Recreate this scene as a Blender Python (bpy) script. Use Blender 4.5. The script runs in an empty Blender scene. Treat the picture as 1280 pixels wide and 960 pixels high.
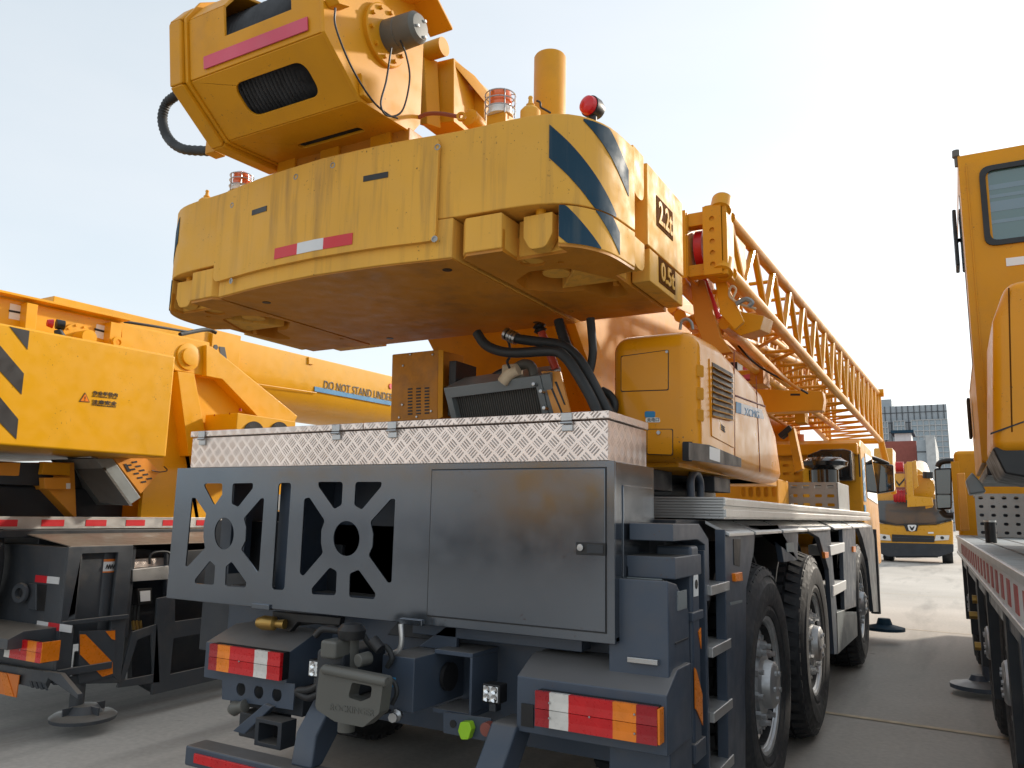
import bpy, bmesh, math, random
from mathutils import Vector, Matrix
random.seed(7)
scene = bpy.context.scene
COL = scene.collection
PI = math.pi
# ------------------------------------------------------------------ survey camera (recovered from the vanishing points)
FPX = 978.18
CAM_X = Vector((0.8727561, 0.4878153, 0.0182488)); CAM_Z = Vector((0.4839662, -0.8597719, -0.1629998))
CAM_Z.normalize(); CAM_X = (CAM_X - CAM_X.dot(CAM_Z) * CAM_Z).normalized(); CAM_Y = CAM_Z.cross(CAM_X)
EYE = Vector((0, 0, 1.30))
def survey(px, py, axis, val):
    """where the sight line of a measured photo point meets the plane axis=val of the place"""
    r = CAM_X * (px - 640) - CAM_Y * (py - 480) - CAM_Z * FPX
    t = (val - EYE[axis]) / r[axis]
    return EYE + r * t
def sx(px, py, v): return survey(px, py, 0, v)
def sy(px, py, v): return survey(px, py, 1, v)
def sz(px, py, v): return survey(px, py, 2, v)
def sxs(pts, v): return [sx(a, b, v) for a, b in pts]
def sys_(pts, v): return [sy(a, b, v) for a, b in pts]
V = lambda *a: Vector(a)

# ------------------------------------------------------------------ objects
def tag(o, label=None, cat=None, group=None, kind=None):
    if label: o['label'] = label
    if cat: o['category'] = cat
    if group: o['group'] = group
    if kind: o['kind'] = kind
    return o
def root(name, loc, label, cat, group=None):
    o = bpy.data.objects.new(name, None); COL.objects.link(o); o.location = loc; o.empty_display_size = .2
    return tag(o, label, cat, group)
def world_mat(o):
    m = o.matrix_basis.copy()
    p = o
    while p.parent:
        m = p.parent.matrix_basis @ (p.matrix_parent_inverse @ m) if False else p.parent.matrix_basis @ p.matrix_parent_inverse @ m
        p = p.parent
    return m
def adopt(o, parent):
    if parent is not None:
        o.parent = parent
        top = parent
        while top.parent: top = top.parent
        # every root is only translated while building: cancel that translation once, at the first level
        if parent.parent is None and parent.type == 'EMPTY':
            o.matrix_parent_inverse = Matrix.Translation(parent.location).inverted()
        else:
            o.matrix_parent_inverse = parent.matrix_basis.inverted() if parent.get('_local') else Matrix.Identity(4)
    return o
def finish(name, bm, mat, parent=None, smooth=30, bevel=0, seg=2, recalc=True):
    if recalc: bmesh.ops.recalc_face_normals(bm, faces=bm.faces)
    me = bpy.data.meshes.new(name); bm.to_mesh(me); bm.free()
    return wrap(name, me, mat, parent, smooth, bevel, seg)
def wrap(name, me, mat, parent=None, smooth=30, bevel=0, seg=2):
    mats = mat if isinstance(mat, (list, tuple)) else [mat]
    me.materials.clear()
    for m in mats: me.materials.append(M[m] if isinstance(m, str) else m)
    if smooth:
        me.shade_smooth(); me.set_sharp_from_angle(angle=math.radians(smooth))
    o = bpy.data.objects.new(name, me); COL.objects.link(o); adopt(o, parent)
    if bevel:
        b = o.modifiers.new('edge', 'BEVEL'); b.width = bevel; b.segments = seg; b.limit_method = 'ANGLE'; b.angle_limit = math.radians(40)
        b.harden_normals = True
    return o
# --- shape builders on a bmesh
def b_prism(bm, pts, ext):
    a = [bm.verts.new(p) for p in pts]; b = [bm.verts.new(Vector(p) + Vector(ext)) for p in pts]
    n = len(pts)
    bm.faces.new(a); bm.faces.new(b[::-1])
    for i in range(n): bm.faces.new((a[i], b[i], b[(i+1) % n], a[(i+1) % n]))
def b_box(bm, x, y, z):
    b_prism(bm, [V(x[0], y[0], z[0]), V(x[1], y[0], z[0]), V(x[1], y[1], z[0]), V(x[0], y[1], z[0])], V(0, 0, z[1]-z[0]))
def frame_of(d):
    d = Vector(d).normalized()
    u = d.orthogonal().normalized(); return u, d.cross(u), d
def b_cyl(bm, p0, p1, r, r2=None, seg=20, caps=True):
    p0 = Vector(p0); p1 = Vector(p1); r2 = r if r2 is None else r2
    u, w, d = frame_of(p1-p0)
    A = []; B = []
    for i in range(seg):
        a = 2*PI*i/seg; c = u*math.cos(a) + w*math.sin(a)
        A.append(bm.verts.new(p0+c*r)); B.append(bm.verts.new(p1+c*r2))
    for i in range(seg): bm.faces.new((A[i], A[(i+1) % seg], B[(i+1) % seg], B[i]))
    if caps: bm.faces.new(A[::-1]); bm.faces.new(B)
def b_lathe(bm, o, d, prof, seg=32):
    """prof: (radius, height along d)"""
    o = Vector(o); u, w, d = frame_of(d); rings = []
    for r, h in prof:
        if r < 1e-5: rings.append([bm.verts.new(o+d*h)])
        else: rings.append([bm.verts.new(o+d*h+(u*math.cos(2*PI*i/seg)+w*math.sin(2*PI*i/seg))*r) for i in range(seg)])
    for a, b in zip(rings, rings[1:]):
        for i in range(seg):
            j = (i+1) % seg
            if len(a) == 1 and len(b) == 1: continue
            if len(a) == 1: bm.faces.new((a[0], b[i], b[j]))
            elif len(b) == 1: bm.faces.new((a[i], a[j], b[0]))
            else: bm.faces.new((a[i], a[j], b[j], b[i]))
def spline(pts, n=8):
    pts = [Vector(p) for p in pts]; out = []
    P = [pts[0]*2-pts[1]] + pts + [pts[-1]*2-pts[-2]]
    for i in range(1, len(P)-2):
        for k in range(n):
            t = k/n; a, b, c, d = P[i-1], P[i], P[i+1], P[i+2]
            out.append(.5*((2*b)+(c-a)*t+(2*a-5*b+4*c-d)*t*t+(3*b-a-3*c+d)*t*t*t))
    return out+[pts[-1]]
def b_tube(bm, pts, r, seg=10, rings=None):
    pts = [Vector(p) for p in pts]; prev = None; R = []
    for i, p in enumerate(pts):
        d = (pts[min(i+1, len(pts)-1)]-pts[max(i-1, 0)]).normalized()
        if prev is None: u = d.orthogonal().normalized()
        else: u = (prev-d*prev.dot(d)).normalized()
        prev = u; w = d.cross(u)
        rr = r if not rings else r*(1+rings*(1 if i % 2 else -1))
        R.append([bm.verts.new(p+(u*math.cos(2*PI*k/seg)+w*math.sin(2*PI*k/seg))*rr) for k in range(seg)])
    for a, b in zip(R, R[1:]):
        for k in range(seg): bm.faces.new((a[k], a[(k+1) % seg], b[(k+1) % seg], b[k]))
    bm.faces.new(R[0][::-1]); bm.faces.new(R[-1])
# --- one-mesh objects
def prism(name, pts, ext, mat, parent=None, bevel=.004, smooth=30):
    bm = bmesh.new(); b_prism(bm, pts, ext); return finish(name, bm, mat, parent, smooth, bevel)
def box(name, x, y, z, mat, parent=None, bevel=.004):
    bm = bmesh.new(); b_box(bm, x, y, z); return finish(name, bm, mat, parent, 30, bevel)
def boxes(name, L, mat, parent=None, bevel=.003):
    bm = bmesh.new()
    for b in L: b_box(bm, *b)
    return finish(name, bm, mat, parent, 30, bevel)
def cyl(name, p0, p1, r, mat, parent=None, r2=None, seg=24, bevel=0):
    bm = bmesh.new(); b_cyl(bm, p0, p1, r, r2, seg); return finish(name, bm, mat, parent, 35, bevel)
def tube(name, pts, r, mat, parent=None, seg=10, n=8, rings=None):
    bm = bmesh.new(); b_tube(bm, spline(pts, n) if n > 1 else pts, r, seg, rings); return finish(name, bm, mat, parent, 40)
def lathe(name, o, d, prof, mat, parent=None, seg=32):
    bm = bmesh.new(); b_lathe(bm, o, d, prof, seg); return finish(name, bm, mat, parent, 35)
def rpoly(pts, r=.02, n=5):
    """round the corners of a 2D polygon"""
    out = []; m = len(pts)
    for i in range(m):
        p = Vector(pts[i]); a = Vector(pts[i-1]); b = Vector(pts[(i+1) % m])
        da = (a-p); db = (b-p); la = da.length; lb = db.length; da.normalize(); db.normalize()
        rr = r[i] if isinstance(r, (list, tuple)) else r
        ang = math.acos(max(-1, min(1, da.dot(db))))
        t = min(rr/max(math.tan(ang/2), 1e-3), la*.48, lb*.48)
        A = p+da*t; B = p+db*t
        for k in range(n+1):
            s = k/n; out.append((A*(1-s)**2+p*2*s*(1-s)+B*s*s))
    return out
def rrect(x0, y0, x1, y1, r=.02, n=5): return rpoly([(x0, y0), (x1, y0), (x1, y1), (x0, y1)], r, n)
def circle(cx, cy, r, n=28, ry=None):
    ry = ry or r; return [Vector((cx+r*math.cos(2*PI*i/n), cy+ry*math.sin(2*PI*i/n))) for i in range(n)]
def holes(name, outer, hs, o, u, v, thick, mat, parent=None, bevel=0, smooth=30):
    """flat plate with openings; 2D outlines in the basis o + a*u + b*v, thickness along u x v"""
    cu = bpy.data.curves.new(name, 'CURVE'); cu.dimensions = '2D'; cu.fill_mode = 'BOTH'; cu.extrude = thick/2
    for P in [outer]+list(hs):
        s = cu.splines.new('POLY'); s.points.add(len(P)-1); s.use_cyclic_u = True
        for i, p in enumerate(P): s.points[i].co = (p[0], p[1], 0, 1)
    t = bpy.data.objects.new('tmp', cu); COL.objects.link(t)
    dg = bpy.context.evaluated_depsgraph_get(); dg.update()
    me = bpy.data.meshes.new_from_object(t.evaluated_get(dg)); bpy.data.objects.remove(t); bpy.data.curves.remove(cu)
    u = Vector(u).normalized(); v = Vector(v).normalized(); w = u.cross(v)
    X = Matrix(((u.x, v.x, w.x, o[0]), (u.y, v.y, w.y, o[1]), (u.z, v.z, w.z, o[2]), (0, 0, 0, 1)))
    me.transform(X); me.name = name
    bm = bmesh.new(); bm.from_mesh(me); bmesh.ops.remove_doubles(bm, verts=bm.verts, dist=1e-5)
    bpy.data.meshes.remove(me)
    return finish(name, bm, mat, parent, smooth, bevel)
def text(name, s, o, u, v, h, mat, parent=None, width=None, ext=.001, bold=0, align='LEFT'):
    cu = bpy.data.curves.new(name, 'FONT'); cu.body = s; cu.extrude = ext; cu.size = 1; cu.offset = bold; cu.fill_mode = 'BOTH'; cu.resolution_u = 3
    t = bpy.data.objects.new('tmp', cu); COL.objects.link(t)
    dg = bpy.context.evaluated_depsgraph_get(); dg.update()
    me = bpy.data.meshes.new_from_object(t.evaluated_get(dg)); bpy.data.objects.remove(t); bpy.data.curves.remove(cu)
    xs = [q.co.x for q in me.vertices]; ys = [q.co.y for q in me.vertices]
    x0, x1, y0, y1 = min(xs), max(xs), min(ys), max(ys)
    ky = h/(y1-y0); kx = (width/(x1-x0)) if width else ky
    u = Vector(u).normalized(); v = Vector(v); v = v.normalized(); w = u.cross(v).normalized()
    for q in me.vertices:
        q.co = Vector(o)+u*((q.co.x-x0)*kx)+v*((q.co.y-y0)*ky)+w*q.co.z
    me.name = name
    return wrap(name, me, mat, parent, 0)
def ribbon(name, path, cols, off, thick, mat, parent=None, smooth=30):
    """thin sheet that follows a vertical wall: path(s) -> (point xy, normal xy); cols = [(s, z0, z1)...]"""
    bm = bmesh.new(); R = []
    for s, z0, z1 in cols:
        p, n = path(s)
        a = V(p[0]+n[0]*off, p[1]+n[1]*off, 0); b = V(p[0]+n[0]*(off+thick), p[1]+n[1]*(off+thick), 0)
        R.append([bm.verts.new((a.x, a.y, z0)), bm.verts.new((b.x, b.y, z0)), bm.verts.new((b.x, b.y, z1)), bm.verts.new((a.x, a.y, z1))])
    for a, b in zip(R, R[1:]):
        for k in range(4): bm.faces.new((a[k], a[(k+1) % 4], b[(k+1) % 4], b[k]))
    bm.faces.new(R[0]); bm.faces.new(R[-1][::-1])
    bmesh.ops.remove_doubles(bm, verts=bm.verts, dist=1e-6)
    return finish(name, bm, mat, parent, smooth)
def copy_tree(o, parent=None):
    c = o.copy(); COL.objects.link(c)
    if parent is not None: c.parent = parent; 
    for ch in list(o.children): copy_tree(ch, c)
    return c

# ------------------------------------------------------------------ materials
M = {}
def nt(name):
    m = bpy.data.materials.new(name); m.use_nodes = True; t = m.node_tree; b = t.nodes['Principled BSDF']
    return m, t, b
def N(t, typ, **k):
    n = t.nodes.new(typ)
    for a, v in k.items():
        if a.startswith('i_'): n.inputs[a[2:].replace('_', ' ')].default_value = v
        else: setattr(n, a, v)
    return n
def L(t, a, b): t.links.new(a, b)
def ramp(t, src, p0, p1, c0=(0, 0, 0, 1), c1=(1, 1, 1, 1)):
    r = N(t, 'ShaderNodeValToRGB'); r.color_ramp.elements[0].position = p0; r.color_ramp.elements[1].position = p1
    r.color_ramp.elements[0].color = c0; r.color_ramp.elements[1].color = c1; L(t, src, r.inputs[0]); return r
def paint(name, base, rough=.35, metal=0, coat=0, var=.12, grime=None, grime_amt=.5, scale=3, streak=False, bump=.0, spec=.5, coatrough=.08, dust=0, wavy=False):
    m, t, b = nt(name)
    tc = N(t, 'ShaderNodeTexCoord'); mp = N(t, 'ShaderNodeMapping'); L(t, tc.outputs['Object'], mp.inputs[0])
    n1 = N(t, 'ShaderNodeTexNoise'); n1.inputs['Scale'].default_value = scale; n1.inputs['Detail'].default_value = 6; L(t, mp.outputs[0], n1.inputs['Vector'])
    dark = tuple(c*(1-var) for c in base)+(1,); lite = tuple(min(1, c*(1+var*.6)) for c in base)+(1,)
    r1 = ramp(t, n1.outputs[0], .35, .65, dark, lite); col = r1.outputs[0]
    if grime:
        mg = N(t, 'ShaderNodeMapping'); L(t, tc.outputs['Object'], mg.inputs[0])
        mg.inputs['Scale'].default_value = (14, 14, .9) if streak else (1, 1, 1)
        n2 = N(t, 'ShaderNodeTexNoise'); n2.inputs['Scale'].default_value = 1.6 if streak else 7; n2.inputs['Detail'].default_value = 7; n2.inputs['Roughness'].default_value = .62
        L(t, mg.outputs[0], n2.inputs['Vector'])
        n3 = N(t, 'ShaderNodeTexNoise'); n3.inputs['Scale'].default_value = 2.2; n3.inputs['Detail'].default_value = 2; L(t, tc.outputs['Object'], n3.inputs['Vector'])
        r2 = ramp(t, n2.outputs[0], .48, .74); r3 = ramp(t, n3.outputs[0], .35, .7)
        mu = N(t, 'ShaderNodeMath', operation='MULTIPLY'); L(t, r2.outputs[0], mu.inputs[0]); L(t, r3.outputs[0], mu.inputs[1])
        mu2 = N(t, 'ShaderNodeMath', operation='MULTIPLY'); L(t, mu.outputs[0], mu2.inputs[0]); mu2.inputs[1].default_value = grime_amt
        mx = N(t, 'ShaderNodeMix', data_type='RGBA'); L(t, mu2.outputs[0], mx.inputs[0]); L(t, col, mx.inputs[6]); mx.inputs[7].default_value = grime+(1,)
        col = mx.outputs[2]
    if grime:
        # paint chips: small dark specks in patches
        c1 = N(t, 'ShaderNodeTexNoise'); c1.inputs['Scale'].default_value = 95; c1.inputs['Detail'].default_value = 3; L(t, tc.outputs['Object'], c1.inputs['Vector'])
        c2 = N(t, 'ShaderNodeTexNoise'); c2.inputs['Scale'].default_value = 5; L(t, tc.outputs['Object'], c2.inputs['Vector'])
        q1 = ramp(t, c1.outputs[0], .68, .70); q2 = ramp(t, c2.outputs[0], .50, .62)
        cm = N(t, 'ShaderNodeMath', operation='MULTIPLY'); L(t, q1.outputs[0], cm.inputs[0]); L(t, q2.outputs[0], cm.inputs[1])
        cm2 = N(t, 'ShaderNodeMath', operation='MULTIPLY'); L(t, cm.outputs[0], cm2.inputs[0]); cm2.inputs[1].default_value = .7
        mx = N(t, 'ShaderNodeMix', data_type='RGBA'); L(t, cm2.outputs[0], mx.inputs[0]); L(t, col, mx.inputs[6]); mx.inputs[7].default_value = (.07, .04, .03, 1); col = mx.outputs[2]
    if dust:
        # dust lying on upward faces
        g = N(t, 'ShaderNodeNewGeometry'); sp = N(t, 'ShaderNodeSeparateXYZ'); L(t, g.outputs['Normal'], sp.inputs[0])
        rr = ramp(t, sp.outputs[2], .55, 1.0); md = N(t, 'ShaderNodeMath', operation='MULTIPLY'); L(t, rr.outputs[0], md.inputs[0]); md.inputs[1].default_value = dust
        mx = N(t, 'ShaderNodeMix', data_type='RGBA'); L(t, md.outputs[0], mx.inputs[0]); L(t, col, mx.inputs[6]); mx.inputs[7].default_value = (.30, .26, .21, 1); col = mx.outputs[2]
    L(t, col, b.inputs['Base Color'])
    nr = N(t, 'ShaderNodeTexNoise'); nr.inputs['Scale'].default_value = scale*4; nr.inputs['Detail'].default_value = 5; L(t, tc.outputs['Object'], nr.inputs['Vector'])
    mr = N(t, 'ShaderNodeMapRange'); L(t, nr.outputs[0], mr.inputs[0]); mr.inputs[1].default_value = .3; mr.inputs[2].default_value = .7
    mr.inputs[3].default_value = max(.03, rough*.8); mr.inputs[4].default_value = min(1, rough*1.25); L(t, mr.outputs[0], b.inputs['Roughness'])
    b.inputs['Metallic'].default_value = metal; b.inputs['Coat Weight'].default_value = coat; b.inputs['Coat Roughness'].default_value = coatrough
    b.inputs['Specular IOR Level'].default_value = spec
    if wavy:
        nw = N(t, 'ShaderNodeTexNoise'); nw.inputs['Scale'].default_value = 2.6; nw.inputs['Detail'].default_value = 1; L(t, tc.outputs['Object'], nw.inputs['Vector'])
        bp = N(t, 'ShaderNodeBump'); bp.inputs['Strength'].default_value = .09; bp.inputs['Distance'].default_value = .03
        L(t, nw.outputs[0], bp.inputs['Height']); L(t, bp.outputs[0], b.inputs['Normal'])
    if bump:
        bp = N(t, 'ShaderNodeBump'); bp.inputs['Strength'].default_value = bump; bp.inputs['Distance'].default_value = .004
        L(t, nr.outputs[0], bp.inputs['Height']); L(t, bp.outputs[0], b.inputs['Normal'])
    M[name] = m; return m
def emis(name, base, e, s):
    m = paint(name, base, .3); b = m.node_tree.nodes['Principled BSDF']; b.inputs['Emission Color'].default_value = e+(1,); b.inputs['Emission Strength'].default_value = s
paint('yellow', (.66, .29, .009), .45, coat=.03, spec=.25, var=.07, grime=(.22, .12, .045), grime_amt=.35)
paint('yellow_cast', (.73, .385, .062), .62, spec=.25, var=.06, grime=(.24, .14, .06), grime_amt=.8, streak=True, coatrough=.3)
paint('yellow_shaded', (.52, .205, .012), .55, var=.1, grime=(.14, .07, .03), grime_amt=.7, bump=.25)  # crane yellow darkened, the shade of undersides put into its colour
paint('yellow_gloss', (.74, .29, .005), .33, coat=.15, spec=.25, var=.04, grime=(.3, .17, .06), grime_amt=.2)
paint('yellow_bright', (.76, .37, .004), .38, coat=.15, spec=.35, var=.04, grime=(.5, .26, .03), grime_amt=.3)
paint('yellow_front', (.62, .29, .01), .3, coat=.4, var=.05)
paint('blue_stripe', (.018, .052, .085), .65, spec=.15, var=.15, grime=(.12, .13, .12), grime_amt=.5, streak=True)
paint('black_stripe', (.02, .02, .022), .45)
paint('cabinet', (.125, .145, .175), .17, metal=.85, wavy=True, coat=.3, var=.08, coatrough=.10, grime=(.14, .13, .12), grime_amt=.12)
paint('chassis', (.052, .070, .100), .38, var=.14, grime=(.12, .11, .10), grime_amt=.5, dust=.45)
paint('chassis_dark', (.022, .027, .035), .5, var=.2, grime=(.08, .07, .06), grime_amt=.5, dust=.3)
paint('chassis_left', (.055, .062, .072), .42, var=.12, grime=(.14, .12, .10), grime_amt=.5, dust=.6)
paint('black', (.012, .012, .013), .45, var=.2)
paint('black_gloss', (.012, .013, .015), .15, coat=.3)
paint('rubber', (.024, .026, .030), .72, var=.2, grime=(.10, .09, .08), grime_amt=.45, bump=.3, scale=8)
paint('hose', (.016, .018, .019), .55, var=.2)
paint('rope', (.045, .047, .052), .45, var=.3, scale=20)
paint('steel', (.45, .46, .47), .32, metal=1, var=.1, grime=(.2, .17, .14), grime_amt=.4)
paint('rim', (.60, .62, .64), .42, metal=.75, var=.15, grime=(.16, .13, .10), grime_amt=.7, scale=9)
paint('hub', (.48, .49, .50), .4, metal=.7, var=.2, grime=(.25, .12, .06), grime_amt=.8, scale=14)
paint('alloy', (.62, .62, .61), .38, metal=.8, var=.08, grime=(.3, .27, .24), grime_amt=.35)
paint('grey_panel', (.24, .27, .28), .45, metal=.3, var=.1, grime=(.12, .11, .10), grime_amt=.6)
paint('motor_grey', (.11, .108, .095), .45, var=.1)
paint('pink', (.62, .085, .14), .55, var=.1)
paint('red_lens', (.60, .008, .012), .3, coat=.15, var=.1, scale=20)
paint('red_dark', (.36, .008, .014), .3, coat=.15, var=.1, scale=20)
paint('amber_lens', (.85, .22, .01), .3, coat=.15, var=.1, scale=20)
paint('white_lens', (.70, .67, .62), .3, coat=.15, var=.1, scale=20)
paint('red_tape', (.62, .02, .03), .4, var=.1)
paint('white_tape', (.68, .68, .68), .4, var=.1)
paint('beacon', (.80, .16, .04), .2, coat=.5)
paint('white', (.78, .78, .77), .4, var=.05)
paint('blue_label', (.01, .20, .42), .4)
paint('green', (.35, .65, .02), .4)
paint('faded_tape', (.42, .10, .09), .55)
paint('recess', (.11, .04, .008), .9, spec=.02)
paint('brown_red', (.25, .07, .05), .5)
paint('red_drum', (.55, .015, .02), .4, var=.2)
paint('red_cyl', (.55, .07, .04), .35)
paint('brass', (.45, .28, .08), .4, metal=.8)
paint('orange_roof', (.75, .20, .03), .4)
paint('bracket_orange', (.75, .30, .03), .35)
paint('blue_door', (.08, .28, .42), .3)
paint('brick', (.30, .085, .065), .8, var=.1)
paint('tower_grey', (.33, .37, .40), .5, var=.06)
paint('shelf', (.20, .155, .12), .5, grime=(.3, .27, .22), grime_amt=.5)
paint('concrete_white', (.45, .46, .46), .7)
paint('chrome', (.7, .7, .7), .08, metal=1, var=.02)
m = emis('led', (.8, .8, .8), (1, 1, 1), .0)
def glass(name, base, rough=.04):
    m, t, b = nt(name); b.inputs['Base Color'].default_value = base+(1,); b.inputs['Roughness'].default_value = rough
    b.inputs['Metallic'].default_value = .0; b.inputs['Specular IOR Level'].default_value = .8; b.inputs['Coat Weight'].default_value = 1; M[name] = m
glass('glass_dark', (.02, .035, .045)); glass('cab_glass', (.012, .022, .032), .45); glass('glass_blue', (.10, .17, .21)); glass('tower_glass', (.22, .29, .34), .15); glass('glass_teal', (.06, .13, .13)); glass('mirror_glass', (.02, .025, .03))
def tread(name, cell=.042, base=(.92, .80, .73), rough=.34):
    m, t, b = nt(name)
    tc = N(t, 'ShaderNodeTexCoord'); sp = N(t, 'ShaderNodeSeparateXYZ'); L(t, tc.outputs['Object'], sp.inputs[0])
    def mth(op, a, c=None, v=None):
        n = N(t, 'ShaderNodeMath', operation=op); L(t, a, n.inputs[0])
        if c is not None: L(t, c, n.inputs[1])
        if v is not None: n.inputs[1].default_value = v
        return n.outputs[0]
    xy = mth('ADD', sp.outputs[0], sp.outputs[1]); z = sp.outputs[2]
    u = mth('MULTIPLY', mth('ADD', xy, z), v=.7071/cell); v = mth('MULTIPLY', mth('SUBTRACT', xy, z), v=.7071/cell)
    par = mth('MODULO', mth('ABSOLUTE', mth('ADD', mth('FLOOR', u), mth('FLOOR', v))), v=2.0)
    fu = mth('FRACT', u); fv = mth('FRACT', v)
    def bars(f, g):
        s = mth('SINE', mth('MULTIPLY', f, v=2*PI*4.0))      # four bars across the cell
        e = mth('SINE', mth('MULTIPLY', g, v=PI)); e2 = mth('SINE', mth('MULTIPLY', f, v=PI))
        mk = mth('MULTIPLY', mth('GREATER_THAN', e, v=.42), mth('GREATER_THAN', e2, v=.25))
        return mth('MULTIPLY', mth('MAXIMUM', s, v=0.0), mk)
    a = bars(fu, fv); c = bars(fv, fu)
    mx = N(t, 'ShaderNodeMix', data_type='FLOAT'); L(t, par, mx.inputs[0]); L(t, a, mx.inputs[2]); L(t, c, mx.inputs[3])
    bp = N(t, 'ShaderNodeBump'); bp.inputs['Strength'].default_value = 1; bp.inputs['Distance'].default_value = .005
    L(t, mx.outputs[0], bp.inputs['Height']); L(t, bp.outputs[0], b.inputs['Normal'])
    ns = N(t, 'ShaderNodeTexNoise'); ns.inputs['Scale'].default_value = 6; L(t, tc.outputs['Object'], ns.inputs['Vector'])
    rr = ramp(t, ns.outputs[0], .3, .7, tuple(c*.88 for c in base)+(1,), base+(1,)); L(t, rr.outputs[0], b.inputs['Base Color'])
    b.inputs['Metallic'].default_value = .75; b.inputs['Roughness'].default_value = rough; M[name] = m
tread('tread_plate')
def finmat():
    m, t, b = nt('fins'); tc = N(t, 'ShaderNodeTexCoord'); w = N(t, 'ShaderNodeTexWave'); w.inputs['Scale'].default_value = 28; w.bands_direction = 'X'
    L(t, tc.outputs['Object'], w.inputs['Vector']); r = ramp(t, w.outputs[0], .3, .7, (.03, .03, .03, 1), (.11, .11, .10, 1)); L(t, r.outputs[0], b.inputs['Base Color'])
    bp = N(t, 'ShaderNodeBump'); bp.inputs['Distance'].default_value = .004; L(t, w.outputs[0], bp.inputs['Height']); L(t, bp.outputs[0], b.inputs['Normal']); b.inputs['Roughness'].default_value = .55; M['fins'] = m
finmat()
def ground_mat():
    m, t, b = nt('yard_concrete'); tc = N(t, 'ShaderNodeTexCoord')
    n1 = N(t, 'ShaderNodeTexNoise'); n1.inputs['Scale'].default_value = .35; n1.inputs['Detail'].default_value = 8; n1.inputs['Roughness'].default_value = .62; L(t, tc.outputs['Object'], n1.inputs['Vector'])
    n2 = N(t, 'ShaderNodeTexNoise'); n2.inputs['Scale'].default_value = 30; n2.inputs['Detail'].default_value = 8; L(t, tc.outputs['Object'], n2.inputs['Vector'])
    r1 = ramp(t, n1.outputs[0], .3, .7, (.40, .37, .33, 1), (.54, .50, .45, 1)); r2 = ramp(t, n2.outputs[0], .25, .75, (.86, .86, .86, 1), (1.08, 1.08, 1.08, 1))
    mx = N(t, 'ShaderNodeMix', data_type='RGBA', blend_type='MULTIPLY'); mx.inputs[0].default_value = 1; L(t, r1.outputs[0], mx.inputs[6]); L(t, r2.outputs[0], mx.inputs[7])
    # oil and tyre marks
    mp = N(t, 'ShaderNodeMapping'); mp.inputs['Scale'].default_value = (2.2, .25, 1); mp.inputs['Rotation'].default_value = (0, 0, .12); L(t, tc.outputs['Object'], mp.inputs[0])
    n3 = N(t, 'ShaderNodeTexNoise'); n3.inputs['Scale'].default_value = 1.1; n3.inputs['Detail'].default_value = 5; L(t, mp.outputs[0], n3.inputs['Vector'])
    r3 = ramp(t, n3.outputs[0], .52, .75); mu = N(t, 'ShaderNodeMath', operation='MULTIPLY'); L(t, r3.outputs[0], mu.inputs[0]); mu.inputs[1].default_value = .6
    m2 = N(t, 'ShaderNodeMix', data_type='RGBA'); L(t, mu.outputs[0], m2.inputs[0]); L(t, mx.outputs[2], m2.inputs[6]); m2.inputs[7].default_value = (.12, .11, .10, 1)
    # sparse dark spots
    vo = N(t, 'ShaderNodeTexVoronoi'); vo.inputs['Scale'].default_value = 1.7; L(t, tc.outputs['Object'], vo.inputs['Vector'])
    r4 = ramp(t, vo.outputs['Distance'], .03, .06, (.55, .55, .55, 1), (0, 0, 0, 1))
    m3 = N(t, 'ShaderNodeMix', data_type='RGBA'); L(t, r4.outputs[0], m3.inputs[0]); L(t, m2.outputs[2], m3.inputs[6]); m3.inputs[7].default_value = (.10, .09, .08, 1)
    L(t, m3.outputs[2], b.inputs['Base Color']); b.inputs['Roughness'].default_value = .8
    bp = N(t, 'ShaderNodeBump'); bp.inputs['Strength'].default_value = .3; bp.inputs['Distance'].default_value = .005; L(t, n2.outputs[0], bp.inputs['Height']); L(t, bp.outputs[0], b.inputs['Normal'])
    M['yard_concrete'] = m
ground_mat()
paint('alloy_dull', (.34, .34, .33), .5, metal=.5, var=.15, grime=(.15, .13, .11), grime_amt=.5)
paint('joint_sand', (.60, .49, .34), .85, var=.2, scale=12)
# ================================================================== MAIN CRANE
MC = root('crane_truck', (-2.04, 5.5, 0), 'dusty golden yellow crane truck with 2.2t counterweight above its silver tread plate locker', 'crane truck')
CX = -2.05
def resample(P, n=60):
    out = [Vector(P[0])]
    for a, b in zip(P, P[1:]):
        a = Vector(a); b = Vector(b); k = max(1, int((b-a).length/.02))
        for i in range(1, k+1): out.append(a.lerp(b, i/k))
    return out
_half = spline([(-2.05, 2.108, 0), (-1.75, 2.125, 0), (-1.46, 2.165, 0), (-1.26, 2.178, 0), (-1.13, 2.20, 0), (-1.035, 2.255, 0), (-.97, 2.375, 0), (-.948, 2.57, 0)], 8)
_cum = [0]
for a, b in zip(_half, _half[1:]): _cum.append(_cum[-1]+(b-a).length)
def cwp(s):
    sg = -1 if s < 0 else 1; q = min(abs(s), _cum[-1]-1e-4)
    for i in range(len(_cum)-1):
        if _cum[i+1] >= q: break
    t = (q-_cum[i])/(_cum[i+1]-_cum[i]); p = _half[i].lerp(_half[i+1], t); d = (_half[i+1]-_half[i]).normalized()
    nx, ny = d.y, -d.x
    if sg < 0: return ((2*CX-p.x, p.y), (-nx, ny))
    return ((p.x, p.y), (nx, ny))
SM = _cum[-1]
def s_of_x(x):
    for i in range(len(_half)-1):
        if _half[i+1].x >= x: return _cum[i]+(x-_half[i].x)/(_half[i+1].x-_half[i].x)*(_cum[i+1]-_cum[i])
    return SM
def wall(s0, s1, n=1): return [V(*cwp(s0+(s1-s0)*i/max(1, n))[0], 0) for i in range(n+1)]
def outline(s0, s1, back, n=40, tail=None):
    P = wall(s0, s1, n)
    return P + [V(*q, 0) for q in back]
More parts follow.
